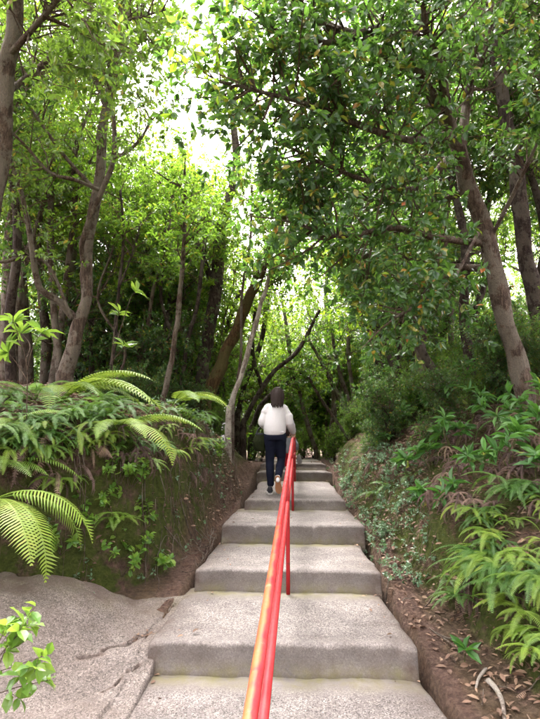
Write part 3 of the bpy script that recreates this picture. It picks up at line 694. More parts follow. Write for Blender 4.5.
for k, sp in enumerate(([[(244, 424, 12, 6), (256, 398, 12, 5), (274, 372, 12, 4.5), (298, 350, 12, 4), (320, 310, 12, 3)], [(262, 388, 12, 4), (252, 350, 12, 4), (256, 300, 12, 3)]],
                        [[(238, 418, 13, 6.5), (246, 380, 13, 6), (262, 340, 13, 5), (268, 290, 13, 6), (280, 230, 13, 5)]],
                        [[(252, 430, 14, 6), (262, 404, 14, 5), (284, 385, 14, 5), (302, 372, 14, 3)]])):
    simple_tree(50 + k, 'dark bent branch-like trunk leaning out beside the walker in white', sp, 'bark_dark', 'leaf_mid', 26, (.5, 1.0), .5, group='bent trunks beside the walker')
rs = np.random.default_rng(99)
for k in range(12):
    x0 = rs.uniform(75, 245); Yk = rs.uniform(8.2, 12.5); w = rs.uniform(2.5, 5.5); sl = rs.normal(12, 22); bd = rs.normal(0, 9)
    sp = [[(x0, 398 + 8 * (x0 > 180), Yk, w), (x0 + sl * .3 + bd, 350, Yk, w * .9), (x0 + sl * .55 - bd * .5, 300, Yk, w * .8), (x0 + sl * .9 + bd * .5, 240, Yk, w * .7), (x0 + sl * 1.1, 185, Yk, w * .5)]]
    simple_tree(120 + k, 'thin crooked stem in the packed stand between the larger trunks', sp, 'bark_dark' if k % 2 else 'bark', 'leaf_mid' if k % 3 else 'leaf_lime', 18, (.4, .9), .5, group='packed thin stems')
simple_tree(60, 'clump of pale slender stems fanning up from one root beyond the top step',
            [[(357, 447, 13, 6), (345, 410, 13, 5), (328, 375, 13, 4), (306, 335, 13, 3)], [(357, 447, 13, 5), (350, 405, 13, 4), (338, 365, 13, 4), (330, 320, 13, 3)], [(357, 447, 13, 5), (354, 400, 13, 4), (348, 355, 13, 4), (350, 300, 13, 3)], [(359, 447, 13, 4), (366, 405, 13, 3), (372, 360, 13, 3), (384, 310, 13, 2)], [(355, 447, 13, 4), (336, 420, 13, 3), (318, 395, 13, 3), (300, 360, 13, 2)]], 'bark', 'leaf_dark', 60, (.4, .9), .6)
simple_tree(61, 'thin pale trunk leaning back just past the top step', [[(318, 455, 14, 5), (308, 425, 14, 4.5), (300, 395, 14, 4), (290, 350, 14, 4), (282, 300, 14, 3)]], 'bark', 'leaf_lime', 34, (.5, 1.0), .4)
simple_tree(62, 'dark leaning trunk rising out of the gully-side bank undergrowth', [[(448, 402, 8.2, 9), (432, 368, 8.2, 8), (415, 335, 8.2, 7), (398, 305, 8.2, 6), (380, 270, 8.2, 5), (360, 230, 8.2, 4)]], 'bark_dark', 'leaf_dark', 44, (.5, 1.0), .4)
simple_tree(63, 'thin dark stem leaning beside the pale stem clump', [[(410, 420, 10, 6), (398, 385, 10, 5), (384, 345, 10, 5), (372, 300, 10, 4), (350, 240, 10, 3)]], 'bark_dark', 'leaf_lime', 44, (.5, 1.0), .45)
simple_tree(64, 'sapling with yellow-green crown glowing over the path beyond the walker in white', [[(330, 452, 15.5, 7), (334, 400, 15.5, 6), (330, 350, 15.5, 5), (326, 300, 15.5, 4), (330, 240, 15.5, 3)]], 'bark', 'leaf_lime', 90, (.6, 1.4), .5)  # lit leaves past the crest, brightness set by leaf colour

# ------------------------------------------------------------------ wood filling the slope: a few grown forms, each copied with its parts
def proto(seed, label, name, group, H, stems, lean, crown0, nb, bl_, leaf, bark, per, L, r0, wide=.25, cat='tree'):
    rg = np.random.default_rng(seed); cr = Crown(rg); ls = []
    for s_ in range(stems):
        a = rg.uniform(0, 2 * PI); d = np.array((math.cos(a), math.sin(a), 0)) * lean
        h = H * rg.uniform(.8, 1.05); n = 7; P = []
        for k in range(n):
            t = k / (n - 1); P.append(list(d * h * t ** 1.4 + rg.normal(0, .05 * (0 < k), 3) * (1, 1, 0) * (1 + 2 * t) + (0, 0, h * t)) + [r0 * (1 - .75 * t) * (1 if stems == 1 else .7)])
        P = spline(np.array(P), 4); ls.append(P)
        m = len(P)
        for q in range(int(4 + 3 * (stems == 1))):                      # main limbs
            t = rg.uniform(crown0, .95); b0 = P[int(t * (m - 1))]; aa = rg.uniform(0, 2 * PI); ln = H * wide * rg.uniform(.5, 1)
            dv = np.array((math.cos(aa), math.sin(aa), rg.uniform(.15, .8))); Q = [b0[:3] + unit(dv) * ln * u + rg.normal(0, .05, 3) * u * 2 for u in np.linspace(0, 1, 6)]
            Q = np.column_stack([Q, np.linspace(b0[3] * .5, .008, 6)]); ls.append(Q)
            cr.along(Q, nb, bl_, .15, .010, 6, .3, .15)
        cr.along(P, nb * 2, bl_, crown0, .010, 6, .3, .15)
    o = empty(name, (0, 0, 0), label, cat, group)
    mb = MB()
    for k, P in enumerate(ls): tube(mb, np.vstack([[P[0, 0], P[0, 1], P[0, 2] - .3 * (k == 0)], P[1:, :3]]), P[:, 3], 9 if P[0, 3] > .04 else 6, 0, True, .2, k)
    t_ = mb.build('trunk', M[bark], o)
    me = cr.mesh('crown', cr.leaves(per, L, .42, .55), [M['twig'], M[leaf]], False); c = link('crown', me, o); c['kind'] = 'stuff'
    return o, [t_, c]
PT = {
 'tall': proto(101, 'tall slim tree with mid-green crown', 'broadleaf_tree', 'tall trees of the wood', 9.0, 1, .10, .40, 12, (.6, 1.3), 'leaf_mid', 'bark', 11, (.075, .12), .085),
 'dark': proto(102, 'dark-leaved tree with crooked trunk', 'broadleaf_tree', 'dark trees of the wood', 8.0, 1, .22, .32, 13, (.6, 1.3), 'leaf_dark', 'bark_dark', 11, (.075, .12), .10, .3),
 'multi': proto(103, 'many-stemmed slender tree', 'broadleaf_tree', 'many-stemmed trees of the wood', 6.5, 4, .25, .40, 6, (.5, 1.1), 'leaf_mid', 'bark', 11, (.07, .11), .05, .22),
 'lime': proto(104, 'light yellow-green tree', 'broadleaf_tree', 'light green trees of the wood', 7.0, 2, .15, .35, 9, (.6, 1.2), 'leaf_lime', 'bark', 13, (.065, .11), .06, .28),
 'bush': proto(105, 'leafy mid-green bush', 'bush', 'understorey bushes', 2.3, 5, .35, .12, 4, (.3, .7), 'leaf_mid', 'bark_dark', 13, (.05, .09), .022, .2, 'bush'),
 'dbush': proto(106, 'dark glossy bush', 'bush', 'dark understorey bushes', 2.0, 5, .40, .10, 4, (.3, .7), 'leaf_dark', 'bark_dark', 13, (.06, .10), .022, .2, 'bush'),
}
used = set()
def plant(kind, x, y, scale=1.0, rz=None, tilt=(0, 0)):
    o = plant_(kind, x, y, scale, rz, tilt); base = BASE.setdefault(kind, o['label'])
    where = 'unseen behind the lower end of the handrail' if y < 4 else 'just past the top step' if scale < .55 and y > 13.4 and abs(x) < 2 else 'far behind the top step' if y > 15 and abs(x) < 6.5 else 'far back in the wood' if y > 20 else 'low on the bank behind the ferns' if scale < .55 and x < 0 else 'low on the gully-side slope' if scale < .55 else 'on the rise beyond the fern-topped bank' if x < 0 else 'on the rise beyond the dirt gully'
    o['label'] = base + ' ' + where; o['group'] = SHORT[kind] + ' ' + where; return o
BASE = {}
SHORT = {'tall': 'tall trees', 'dark': 'dark-leaved trees', 'multi': 'many-stemmed trees', 'lime': 'light green trees', 'bush': 'leafy bushes', 'dbush': 'dark bushes'}
def plant_(kind, x, y, scale=1.0, rz=None, tilt=(0, 0)):
    o, kids = PT[kind]; rz = rg0.uniform(0, 2 * PI) if rz is None else rz; loc = (x, y, gz(x, y) - .03)
    if kind in used: return copy_tree(o, kids, loc, rz, scale, tilt)
    used.add(kind); o.location = loc; o.rotation_euler = (tilt[0], tilt[1], rz); o.scale = (scale,) * 3; return o
rg0 = np.random.default_rng(77)
def scatter(n, x0, x1, y0, y1, kinds, smin, smax, gap):
    got = []; tries = 0
    while len(got) < n and tries < n * 60:
        tries += 1; x, y = rg0.uniform(x0, x1), rg0.uniform(y0, y1)
        if abs(x / max(y, 1)) > .75: continue
        if -.215 < x / y < -.06 and y < 23 and smax > 1: continue           # the clearing above the bend in the path lets the sky in
        if any((x - a) ** 2 + (y - b) ** 2 < gap * gap for a, b in got): continue
        got.append((x, y)); plant(kinds[rg0.integers(len(kinds))], x, y, rg0.uniform(smin, smax), None, (rg0.normal(0, .06), rg0.normal(0, .06)))
scatter(17, -13, -3.4, 10.5, 24, ['tall', 'lime', 'multi', 'tall'], .8, 1.15, 1.6)
scatter(17, 3.6, 14, 9.5, 24, ['dark', 'lime', 'multi', 'tall'], .75, 1.1, 1.7)
scatter(15, -5, 6, 16, 30, ['lime', 'lime', 'multi', 'lime'], .6, .95, 1.8)
scatter(14, -12, -2.2, 9.5, 18, ['bush', 'dbush'], .7, 1.2, 1.0)
scatter(16, 2.0, 10, 9.0, 20, ['dbush', 'bush', 'bush'], .7, 1.25, 1.0)
scatter(14, -4, 5, 15.5, 24, ['bush'], .8, 1.3, 1.2)
for k in range(26):
    y = rg0.uniform(6.2, 12); x = lookup(XR, y) + rg0.uniform(.35, 2.6); plant('dbush' if k % 3 else 'bush', x, y, rg0.uniform(.18, .45))
for k in range(12):
    y = rg0.uniform(7.2, 12); x = lookup(XL, y) - rg0.uniform(.5, 2.6); plant('dbush' if k % 2 else 'bush', x, y, rg0.uniform(.2, .42))
scatter(11, -16, 18, 24, 38, ['dark', 'tall', 'lime', 'dark'], 1.0, 1.4, 2.4)
# the wood goes on round and behind the viewer, unseen trees added here to shade the lower steps
for kd, x, y, s_ in (('lime', -4.9, 3.4, .8), ('dark', 4.6, 3.6, .85), ('tall', 3.6, -2.2, 1.0), ('dark', -3.6, -2.6, 1.0), ('tall', -4.4, .8, .9), ('dark', 3.2, 1.2, .95), ('tall', -2.9, -.6, 1.0), ('dark', 1.2, -3.6, 1.1), ('tall', -1.0, -4.6, 1.0), ('dark', 5.6, .5, 1.0)):
    plant(kd, x, y, s_)
# trees whose crowns close over the upper steps
for kd, x, y, s_ in (('dark', 2.9, 9.2, .8), ('tall', 2.6, 12.2, .85), ('dark', 3.8, 7.8, .8), ('tall', -4.4, 8.2, .85), ('multi', -4.2, 11.4, .9), ('lime', 2.2, 14.5, .7), ('tall', -5.6, 9.6, .9), ('dark', 5.0, 9.4, .9), ('lime', 1.0, 15.2, .75), ('dark', -2.4, 9.9, .60), ('tall', -3.0, 11.5, .65), ('lime', -1.9, 13, .62), ('tall', 1.9, 11.6, .62), ('dark', 2.2, 13.5, .65), ('tall', .9, 16.5, .6), ('lime', -.6, 16.2, .6), ('multi', -1.7, 11.3, .75), ('dark', -3.7, 9.3, .62), ('tall', -2.3, 15.2, .7), ('tall', 3.2, 11, .7), ('lime', -3.2, 13.6, .8), ('tall', -1.2, 18.5, .7), ('dark', 1.75, 9.9, .55)):
    plant(kd, x, y, s_)
for kd, x, y, s_ in (('tall', -4.1, 8.7, .85), ('lime', -3.9, 11.6, .85), ('tall', -4.2, 14, .9), ('dark', 2.6, 8.0, .8), ('lime', 2.4, 10.8, .85), ('tall', 2.6, 13.5, .9), ('lime', .9, 17.6, .9), ('tall', -.8, 19, .95), ('dark', -4.0, 7.4, .8), ('tall', 3.4, 6.6, .8), ('dark', 3.5, 7.7, 1.25), ('tall', 2.1, 9.6, 1.2), ('tall', -4.9, 9.4, 1.2), ('dark', 1.8, 11.8, 1.1)):
    plant(kd, x, y, s_, None, (0, 0))
for kd, x, y, s_ in (('bush', -2.2, 13.2, 1.2), ('bush', -1.3, 16.2, 1.5), ('bush', -3.0, 15.5, 1.4), ('bush', .2, 17.8, 1.6), ('bush', 1.7, 16.6, 1.4), ('multi', -1.9, 17.2, .7), ('multi', .9, 19.5, .75), ('bush', -2.0, 10.9, .9), ('dbush', -2.6, 9.4, .8)):
    plant(kd, x, y, s_)
for x, y, s_ in ((-.9, 13.6, .38), (.1, 14.2, .36), (.9, 13.8, .4), (-.3, 15.2, .5), (1.6, 14.8, .5), (-1.6, 14.6, .5)): plant('bush', x, y, s_)
#@@PLANTS
# ------------------------------------------------------------------ ferns, shrubs, litter
def hit(px, py, y0=1.5, y1=16, surf=None):
    Ys = np.arange(y0, y1, .02); P = np.array([at(px, py, Y) for Y in Ys]); g = ground_at(P[:, 0], P[:, 1]) if surf is None else surf(P[:, 0], P[:, 1])
    k = np.nonzero(P[:, 2] <= g)[0]
    k = k if len(k) else [int(np.argmin(P[:, 2] - g))]           # just over the brow: take the brow
    p = P[k[0]]; return np.array((p[0], p[1], g[k[0]]))

def comb(mb, origin, d0, up, L, droop, nseg, smax, m=0, seg_w=None, prof=None, curl=0.0, rg=None, stalk=.0):
    """a pinnate blade: curved midrib with a comb of narrow segments on both sides"""
    d0 = unit(d0); up = unit(up - d0 * np.dot(up, d0)); side = np.cross(d0, up)
    n = nseg + 1; t = np.linspace(0, 1, n); ang = -droop * t
    dirs = np.cos(ang)[:, None] * d0 + np.sin(ang)[:, None] * up
    pts = origin + np.concatenate([[np.zeros(3)], np.cumsum((dirs[:-1] + dirs[1:]) / 2 * L / (n - 1), 0)])
    tube(mb, pts[::3] if n > 8 else pts, np.linspace(.0035, .0012, len(pts[::3] if n > 8 else pts)) * (1 + L), 3, m, cap=False)
    nrm = np.cross(side, dirs); nrm = nrm * np.sign(nrm @ up)[:, None]
    V = []; F4 = []; F3 = []; w = seg_w or L / nseg * .34
    for k in range(n):
        if t[k] < stalk: continue
        u = (t[k] - stalk) / (1 - stalk)
        s_ = smax * (math.sin(PI * min(1, (u * .92 + .08)) ** .72) ** .9 if prof is None else prof(u)) * (1 if rg is None else rg.uniform(.88, 1.08))
        for sg in (-1, 1):
            ax = unit(side * sg + dirs[k] * (.22 + .35 * u) - nrm[k] * (.10 + curl)); b = dirs[k]
            q0 = pts[k]; q1 = q0 + ax * s_ * .6 - nrm[k] * s_ * .03; q2 = q0 + ax * s_ + b * s_ * .06 - nrm[k] * s_ * (.16 + curl)
            i = len(V); V += [q0 - b * w * .8, q0 + b * w, q1 - b * w * .75, q1 + b * w * .75, q2]
            F4.append((i, i + 1, i + 3, i + 2)); F3.append((i + 2, i + 3, i + 4))
    b0 = mb.n; mb.add(np.array(V), np.array(F4), m); mb.f.append((np.array(F3) + b0, m))

Z = np.array((0, 0, 1.))
def frond_arch(mat, seed, L=.75, smax=.15, e0=.75, droop=1.5, nseg=38, curl=0):
    rg = np.random.default_rng(seed); mb = MB(); d = np.array((0, math.cos(e0), math.sin(e0)))
    comb(mb, np.zeros(3), d, np.cross(np.array((1., 0, 0)), d), L, droop, nseg, smax, 0, None, None, curl, rg, .18)
    return mb.mesh('frond', M[mat], False)
def frond_fork(mat, seed, stalk=.22, L=.34, smax=.042, curl=0):
    """forking fern: wiry stalk, then two or four drooping comb-like blades"""
    rg = np.random.default_rng(seed); mb = MB(); e = rg.uniform(.7, 1.1); d = np.array((0, math.cos(e), math.sin(e))); tip = d * stalk
    tube(mb, np.array([np.zeros(3), tip * .5 + (0, -.01, .01), tip]), .0028, 4, 0, cap=False)
    for sg in (-1, 1):
        for a, l in ((.55, 1.0), (1.35, .8)):
            a += rg.uniform(-.2, .2); dv = unit((math.sin(a) * sg, math.cos(a), rg.uniform(.15, .45)))
            comb(mb, tip, dv, Z, L * l * rg.uniform(.8, 1.1), rg.uniform(.9, 1.6) + curl, 26, smax, 0, None, lambda u: math.sin(PI * min(1, .12 + .85 * u) ** .8) ** .55, curl * .4, rg)
    return mb.mesh('frond', M[mat], False)
FR = {'arch': [frond_arch('fern', s, .78, .15, .8, 1.5 + .25 * (s % 3)) for s in range(4)],
      'archm': [frond_arch('fern_mid', s, .6, .10, .8, 1.6 + .25 * (s % 3), 30) for s in range(4, 8)],
      'fork': [frond_fork('fern', s) for s in range(8, 12)], 'forkm': [frond_fork('fern_mid', s, .2, .3, .036) for s in range(12, 16)],
      'dead': [frond_arch('fern_dead', s, .34 + .045 * (s % 7), .035 + .012 * (s % 4), .2 + .15 * (s % 4), 1.6 + .3 * (s % 5), 24, .15 + .2 * (s % 4)) for s in range(30, 40)], 'deadf': [frond_fork('fern_dead', s, .10 + .03 * (s % 4), .22 + .03 * (s % 4), .022, .3 + .25 * (s % 4)) for s in range(20, 26)]}
rp = np.random.default_rng(5)
def fern(kind, p, n, label, group, scale=1.0, az=None, spread=PI, tip=(-.25, .25), name='fern', cat='fern'):
    o = empty(name, p - (0, 0, .01), label, cat, group)
    for k in range(n):
        f = link('frond', FR[kind][rp.integers(len(FR[kind]))], o)
        a = (az if az is not None else 0) + (k / max(n - 1, 1) - .5) * 2 * spread + rp.normal(0, .15) if az is not None else rp.uniform(0, 2 * PI)
        f.rotation_euler = (rp.uniform(*tip), rp.normal(0, .12), a); s_ = scale * rp.uniform(.75, 1.12); f.scale = (s_, s_, s_)
    return o
# rotation about z that sends a frond's +Y towards +X is -90 degrees
RIGHT, TOWARD, LEFT = -PI / 2, PI, PI / 2
fern('arch', hit(60, 402), 6, 'big bright fern arching over the apron-side bank top, in front of the slim tree', None, 1.6, -1.9, .75, (-.2, .2))
fern('arch', at(-8, 500, 4.0), 7, 'large lime-green fern whose broad fronds hang over the concrete apron', None, 1.12, -2.4, 1.2, (-.6, -.15))
fern('arch', hit(118, 432), 4, 'pale green fern drooping over the purple dry fronds of the bank', None, 1.05, -2.4, .8, (-.3, .1))
fern('arch', hit(172, 406), 4, 'small bright fern reaching out at the bank edge nearest the thin straight stem', None, 1.0, -1.7, .6, (-.2, .15))
def many(kind, spots, n, label, group, sc_, az, spread, tip, jitter=.15, **kw):
    for (px, py) in spots:
        p = hit(px, py)
        if p is None: continue
        fern(kind, p, n, label, group, sc_ * rp.uniform(.6, 1.2), az + rp.normal(0, .35), spread, tip, **kw)
def patch(x0, x1, y0, y1, n):
    return [(rp.uniform(x0, x1), rp.uniform(y0, y1)) for _ in range(n)]
fern('arch', at(-12, 470, 4.3), 6, 'upper lime-green fern spreading above the broad fronds at the apron', None, 1.0, -1.9, .9, (-.3, .1))
fern('arch', hit(8, 430), 5, 'mid-sized bright fern at the foot of the whorled sapling', None, .85, -2.2, 1.4, (-.2, .2))
many('archm', [(4, 402), (20, 410), (12, 395), (35, 400)] + patch(-5, 190, 386, 425, 20), 6, 'mid-green fern on top of the apron-side bank', 'ferns on the apron-side bank top', .75, -2.4, 2.2, (-.3, .3))
many('fork', patch(0, 200, 400, 470, 9), 5, 'fresh light green forking fern standing out on the apron-side bank', 'fresh forking ferns on the apron-side bank', .75, -2.4, 1.7, (-.3, .3))
many('forkm', patch(-5, 205, 398, 470, 30), 5, 'low forking fern among dry fronds on the apron-side bank', 'forking ferns on the apron-side bank', .8, -2.4, 1.8, (-.3, .3))
many('fork', [(52, 500), (38, 470), (75, 490), (98, 455), (110, 535), (140, 470), (120, 440)], 4, 'small fresh fern clinging to the apron-side bank face', 'small ferns on the bank face', .62, -2.5, .9, (-.5, 0))
many('dead', patch(5, 105, 425, 478, 13), 4, 'heap of dry brown fern fronds hanging on the apron-side bank', 'dry fronds on the apron-side bank', .75, -2.6, 1.2, (-.7, .1), name='dry_fern')
many('dead', patch(132, 205, 412, 478, 13), 4, 'withered purple-brown fern hanging over the bank edge by the mossy face', 'withered ferns on the bank edge', .7, -2.2, 1.0, (-.9, -.1), name='dry_fern')
many('deadf', patch(20, 200, 410, 470, 8), 5, 'curled dry forking fern on the apron-side bank', 'curled dry ferns', .9, -2.4, 1.6, (-.6, .2), name='dry_fern')
# gully side
spots = [p for p in patch(455, 550, 505, 690, 32) if p[0] > 466 + max(0, p[1] - 575) * .62]
many('fork', [q for q in spots if q[1] < 550], 5, 'yellow-green forking fern along the top of the bed above the dirt gully', 'upper fern bed above the gully', .76, 2.2, 1.7, (-.35, .25))
many('fork', [q for q in spots if 550 <= q[1] < 620], 5, 'yellow-green forking fern in the middle of the bed above the dirt gully', 'middle fern bed above the gully', .76, 2.2, 1.7, (-.35, .25))
many('fork', [q for q in spots if q[1] >= 620], 5, 'yellow-green forking fern at the foot of the bed beside the pale sticks', 'lower fern bed above the gully', .68, 2.2, 1.7, (-.35, .25))
many('forkm', patch(452, 548, 490, 620, 14), 5, 'darker forking fern in the dense bed above the dirt gully', 'darker ferns above the gully', .9, 2.3, 1.6, (-.3, .3))
many('deadf', patch(430, 545, 420, 515, 30), 5, 'dry purple-brown fern on the gully-side bank below the leaning tree', 'dry ferns on the gully-side bank', 1.0, 2.4, 1.6, (-.6, .1), name='dry_fern')
many('dead', [(466, 588), (472, 600), (478, 592), (470, 580), (515, 700), (525, 712), (532, 690), (505, 560), (530, 590), (490, 540)], 6, 'bunch of dry greyish fern fronds under the fresh fern bed', 'dry bunches under the fern bed', .65, 2.6, .9, (-.9, -.2), name='dry_fern')
many('dead', patch(360, 480, 400, 470, 26), 4, 'withered fern on the dim slope behind the rosette shrubs', 'withered ferns on the dim slope', .8, 2.2, 1.5, (-.5, .2), name='dry_fern')
many('archm', patch(365, 545, 385, 500, 26), 5, 'shaded green fern on the gully-side slope', 'shaded ferns on the gully-side slope', .7, 2.4, 2.4, (-.3, .3))

def shrub(name, label, base, stems, leafmesh, L, ratio, per, rosette, group=None, cat='shrub', smat='stem_green', droop=.15, r=.005, flat=.7, seed=0, per_stem=1):
    """stems: list of polylines in world space; leaves are parts of their own"""
    rg = np.random.default_rng(seed + 900); o = empty(name, base, label, cat, group); mb = MB(); loc = np.array(o.location); cr = Crown(rg)
    for S in stems:
        S = np.asarray(S, float) - loc; Q = spline(S, 4); tube(mb, Q, np.linspace(r, r * .45, len(Q)), 5)
        n = len(Q)
        for k in range(per_stem):
            j = n - 1 if k == 0 else int(rg.uniform(.4, .95) * (n - 1)); d = unit(Q[j] - Q[j - 1])
            if k: d = unit(d + rg.normal(0, .7, 3) + (0, 0, .2)); e = Q[j] + d * rg.uniform(.06, .14); tube(mb, np.array([Q[j], (Q[j] + e) / 2, e]), r * .4, 4); cr.tw.append((Q[j], e, d))
            else: cr.tw.append((Q[max(0, n - 5)], Q[-1], d))
    mb.build('stem', M[smat], o)
    P, D, N, ln, W = cr.leaves(per, L, ratio, rosette, flat, droop)
    for k in range(len(P)): place_leaf(o, leafmesh, P[k], D[k], N[k], ln[k], W[k])
    return o
def stems_up(b, n, h, lean, rg, toward=(0, 0, 0)):
    out = []
    for k in range(n):
        a = rg.uniform(0, 2 * PI); hh = h * rg.uniform(.6, 1.05); d = np.array((math.cos(a) * lean, math.sin(a) * lean, 1)) + np.array(toward); d = unit(d)
        out.append([b - (0, 0, .05), b + d * hh * .5 + rg.normal(0, .02, 3), b + d * hh + rg.normal(0, .03, 3) + (0, 0, .02)])
    return out
# sapling with whorled leaves at the apron side
b = hit(26, 440); b5 = b[1]
shrub('sapling', 'young sapling with whorled bright leaves on a thin bare stem above the dry fern heap', b,
      [[b - (0, 0, .05), at(27, 400, b5), at(26, 360, b5), at(12, 318, b5)], [at(27, 372, b5), at(32, 350, b5), at(42, 332, b5)], [at(27, 380, b5), at(18, 365, b5), at(8, 352, b5)], [at(26, 360, b5), at(30, 345, b5 + .2), at(20, 332, b5 + .25)]],
      LEAF['leaf_sprig'], (.13, .20), .27, 11, .9, None, 'sapling', 'twig', .25, .006, .6, 1)
b = hit(118, 372)
if b is None: b = np.array((-2.2, 7.0, gz(-2.2, 7.0)))
shrub('sapling', 'thin sapling with two leaf whorls standing before the dim trunks', b, [[b - (0, 0, .05), at(112, 350, b[1]), at(119, 312, b[1])], [at(113, 360, b[1]), at(122, 350, b[1]), at(124, 345, b[1])], [at(114, 350, b[1]), at(130, 300, b[1]), at(136, 292, b[1])]],
      LEAF['leaf_sprig'], (.12, .19), .28, 9, .9, None, 'sapling', 'twig', .2, .005, .6, 2)
# rosette-leaved shrubs on the gully-side slope
rgs = np.random.default_rng(31)
RS = [(452, 452, 5, .45, 'rosette shrub with long glossy leaves lowest on the slope under the leaning trunk'), (432, 470, 3, .3, 'small rosette shrub beside the dry brown ferns'), (470, 425, 5, .55, 'tall rosette shrub growing up against the leaning tree'),
      (522, 452, 5, .42, 'rosette shrub with long leaves just below the foot of the leaning tree'), (500, 440, 4, .4, 'rosette shrub half hidden behind the foot of the leaning tree'), (446, 508, 3, .16, 'little rosette plant at the edge of the mossy cut'),
      (538, 485, 4, .30, 'bright rosette shrub leaning out over the fern bed'), (485, 395, 5, .5, 'shaded rosette shrub on the upper slope behind the leaning tree'), (425, 505, 2, .14, 'tiny rosette plant on the mossy cut above the gully'),
      (405, 430, 4, .4, 'dim rosette shrub beside the dark leaning trunk'), (425, 415, 4, .45, 'rosette shrub in shade at the foot of the dark leaning trunk'), (385, 448, 3, .25, 'rosette shrub hanging over the creepers by the upper steps'), (412, 478, 3, .22, 'rosette shrub in the middle of the creeper-covered cut'), (510, 470, 4, .35, 'rosette shrub between the dry ferns and the fern bed'), (475, 480, 3, .25, 'rosette shrub at the upper edge of the fern bed'), (535, 430, 5, .5, 'broad rosette shrub beyond the foot of the leaning tree')]
for k, (px, py, n, h, lab) in enumerate(RS):
    b = hit(px, py)
    if b is None: continue
    shrub('rosette_shrub', lab, b, stems_up(b, n, h, .55, rgs, (-.15, -.25, 0)), LEAF['leaf_rose'], (.11, .19), .27, 12, .8, 'rosette shrubs on the gully-side slope', 'shrub', 'stem_green', .2, .006, .6, 10 + k)
b = hit(465, 665)
shrub('seedling', 'single glossy seedling with six leaves on the bare dirt of the gully', b, [[b - (0, 0, .03), b + (0, 0, .04), b + (.01, -.01, .09)]], LEAF['leaf_rose'], (.10, .14), .36, 7, 1.0, None, 'seedling', 'stem_green', .05, .004, .5, 30)
# small round-leaved shrubs on the apron-side bank face
SM = [(122, 580, 7, .34, 'leafy green shrub at the foot of the bank behind the cracked apron'), (112, 526, 4, .22, 'small leafy plant half way up the mossy bank face'), (118, 494, 6, .30, 'bright small-leaved shrub spreading below the drooping pale fern'), (132, 488, 4, .26, 'bright small-leaved sprig beside the withered purple ferns'), (160, 575, 3, .14, 'low trailing sprig where the bank meets the apron'), (60, 560, 4, .2, 'leafy plant at the bank foot under the large lime-green fern'), (150, 530, 4, .2, 'small leafy plant on the bare mossy face above the twig tangle'), (85, 535, 4, .22, 'small shrub on the shaded bank face beside the hanging root'), (215, 455, 5, .25, 'small-leaved shrub at the bank edge below the ochre trunk'), (185, 425, 5, .25, 'small-leaved shrub among the withered fern fronds at the brow')]
for k, (px, py, n, h, lab) in enumerate(SM):
    b = hit(px, py)
    shrub('small_shrub', lab, b, stems_up(b, n, h, .8, rgs, (.35, -.55, -.1)), LEAF['leaf_sprig'], (.045, .075), .58, 8, .35, 'small-leaved shrubs on the bank face', 'shrub', 'twig', .2, .003, .6, 40 + k, 2)
# overhanging foreground sprig at the apron
b = np.array((-1.75, 2.35, float(apron_z(np.array([-1.75]), np.array([2.35]))[0])))
Y = 2.35
shrub('sprig', 'pale green leafy sprig reaching over the near concrete apron', b,
      [[b - (0, 0, .03), at(-30, 690, Y), at(10, 668, Y), at(48, 655, Y)], [at(-20, 690, Y), at(0, 655, Y), at(28, 625, Y)], [at(-10, 690, Y), at(10, 640, Y + .05), at(36, 606, Y + .05)], [at(-20, 700, Y), at(15, 688, Y), at(50, 680, Y)], [at(-20, 680, Y), at(-4, 650, Y), at(6, 625, Y)]],
      LEAF['leaf_sprig'], (.05, .085), .58, 7, .25, None, 'sprig', 'twig', .2, .003, .7, 60, 3)
# creepers with tiny pale leaves down the gully-side cut
def creeper(px, py, label, seed, n=7, per=10):
    rg = np.random.default_rng(seed); b = hit(px, py); cr = Crown(rg); o = empty('creeper', b, label, 'creeper', 'pale creepers on the gully-side cut')
    for k in range(n):
        p = b + np.array((rg.normal(0, .12), rg.normal(0, .22), 0)); pts = []
        for j in range(6):
            x, y = p[0] - .05 * j * rg.uniform(.3, 1.2), p[1] - .05 * j * rg.uniform(-.5, 1); pts.append(np.array((x, y, gz(x, y) + .04 + .05 * rg.uniform()))-b)
        cr.tubes.append((np.array(pts), np.linspace(.003, .0015, 6), 3))
        for j in range(1, 6): cr.twig(pts[j], unit(rg.normal(0, 1, 3) + (-.4, -.5, .5)), rg.uniform(.06, .14), .0015, .2)
    me = cr.mesh('foliage', cr.leaves(per, (.022, .042), .55, .3), [M['twig'], M['leaf_blue']], False); f = link('foliage', me, o); f['kind'] = 'stuff'
for k, (px, py) in enumerate([(358, 462), (372, 470), (362, 490), (385, 498), (392, 520), (378, 452), (398, 540), (350, 478), (405, 470), (415, 490), (420, 460), (408, 515), (370, 510), (425, 540), (345, 468), (395, 455)]):
    creeper(px, py, 'trailing creeper with tiny pale leaves on the mossy cut beside the upper steps', 70 + k)
for k, (px, py) in enumerate([(206, 430), (222, 440), (235, 450), (215, 470), (196, 450), (180, 490), (170, 510), (205, 490), (60, 530), (100, 550), (225, 470)]):
    creeper(px, py, 'straggly small-leaved creeper on the shaded earth bank beside the walker in white', 90 + k, 5, 7)

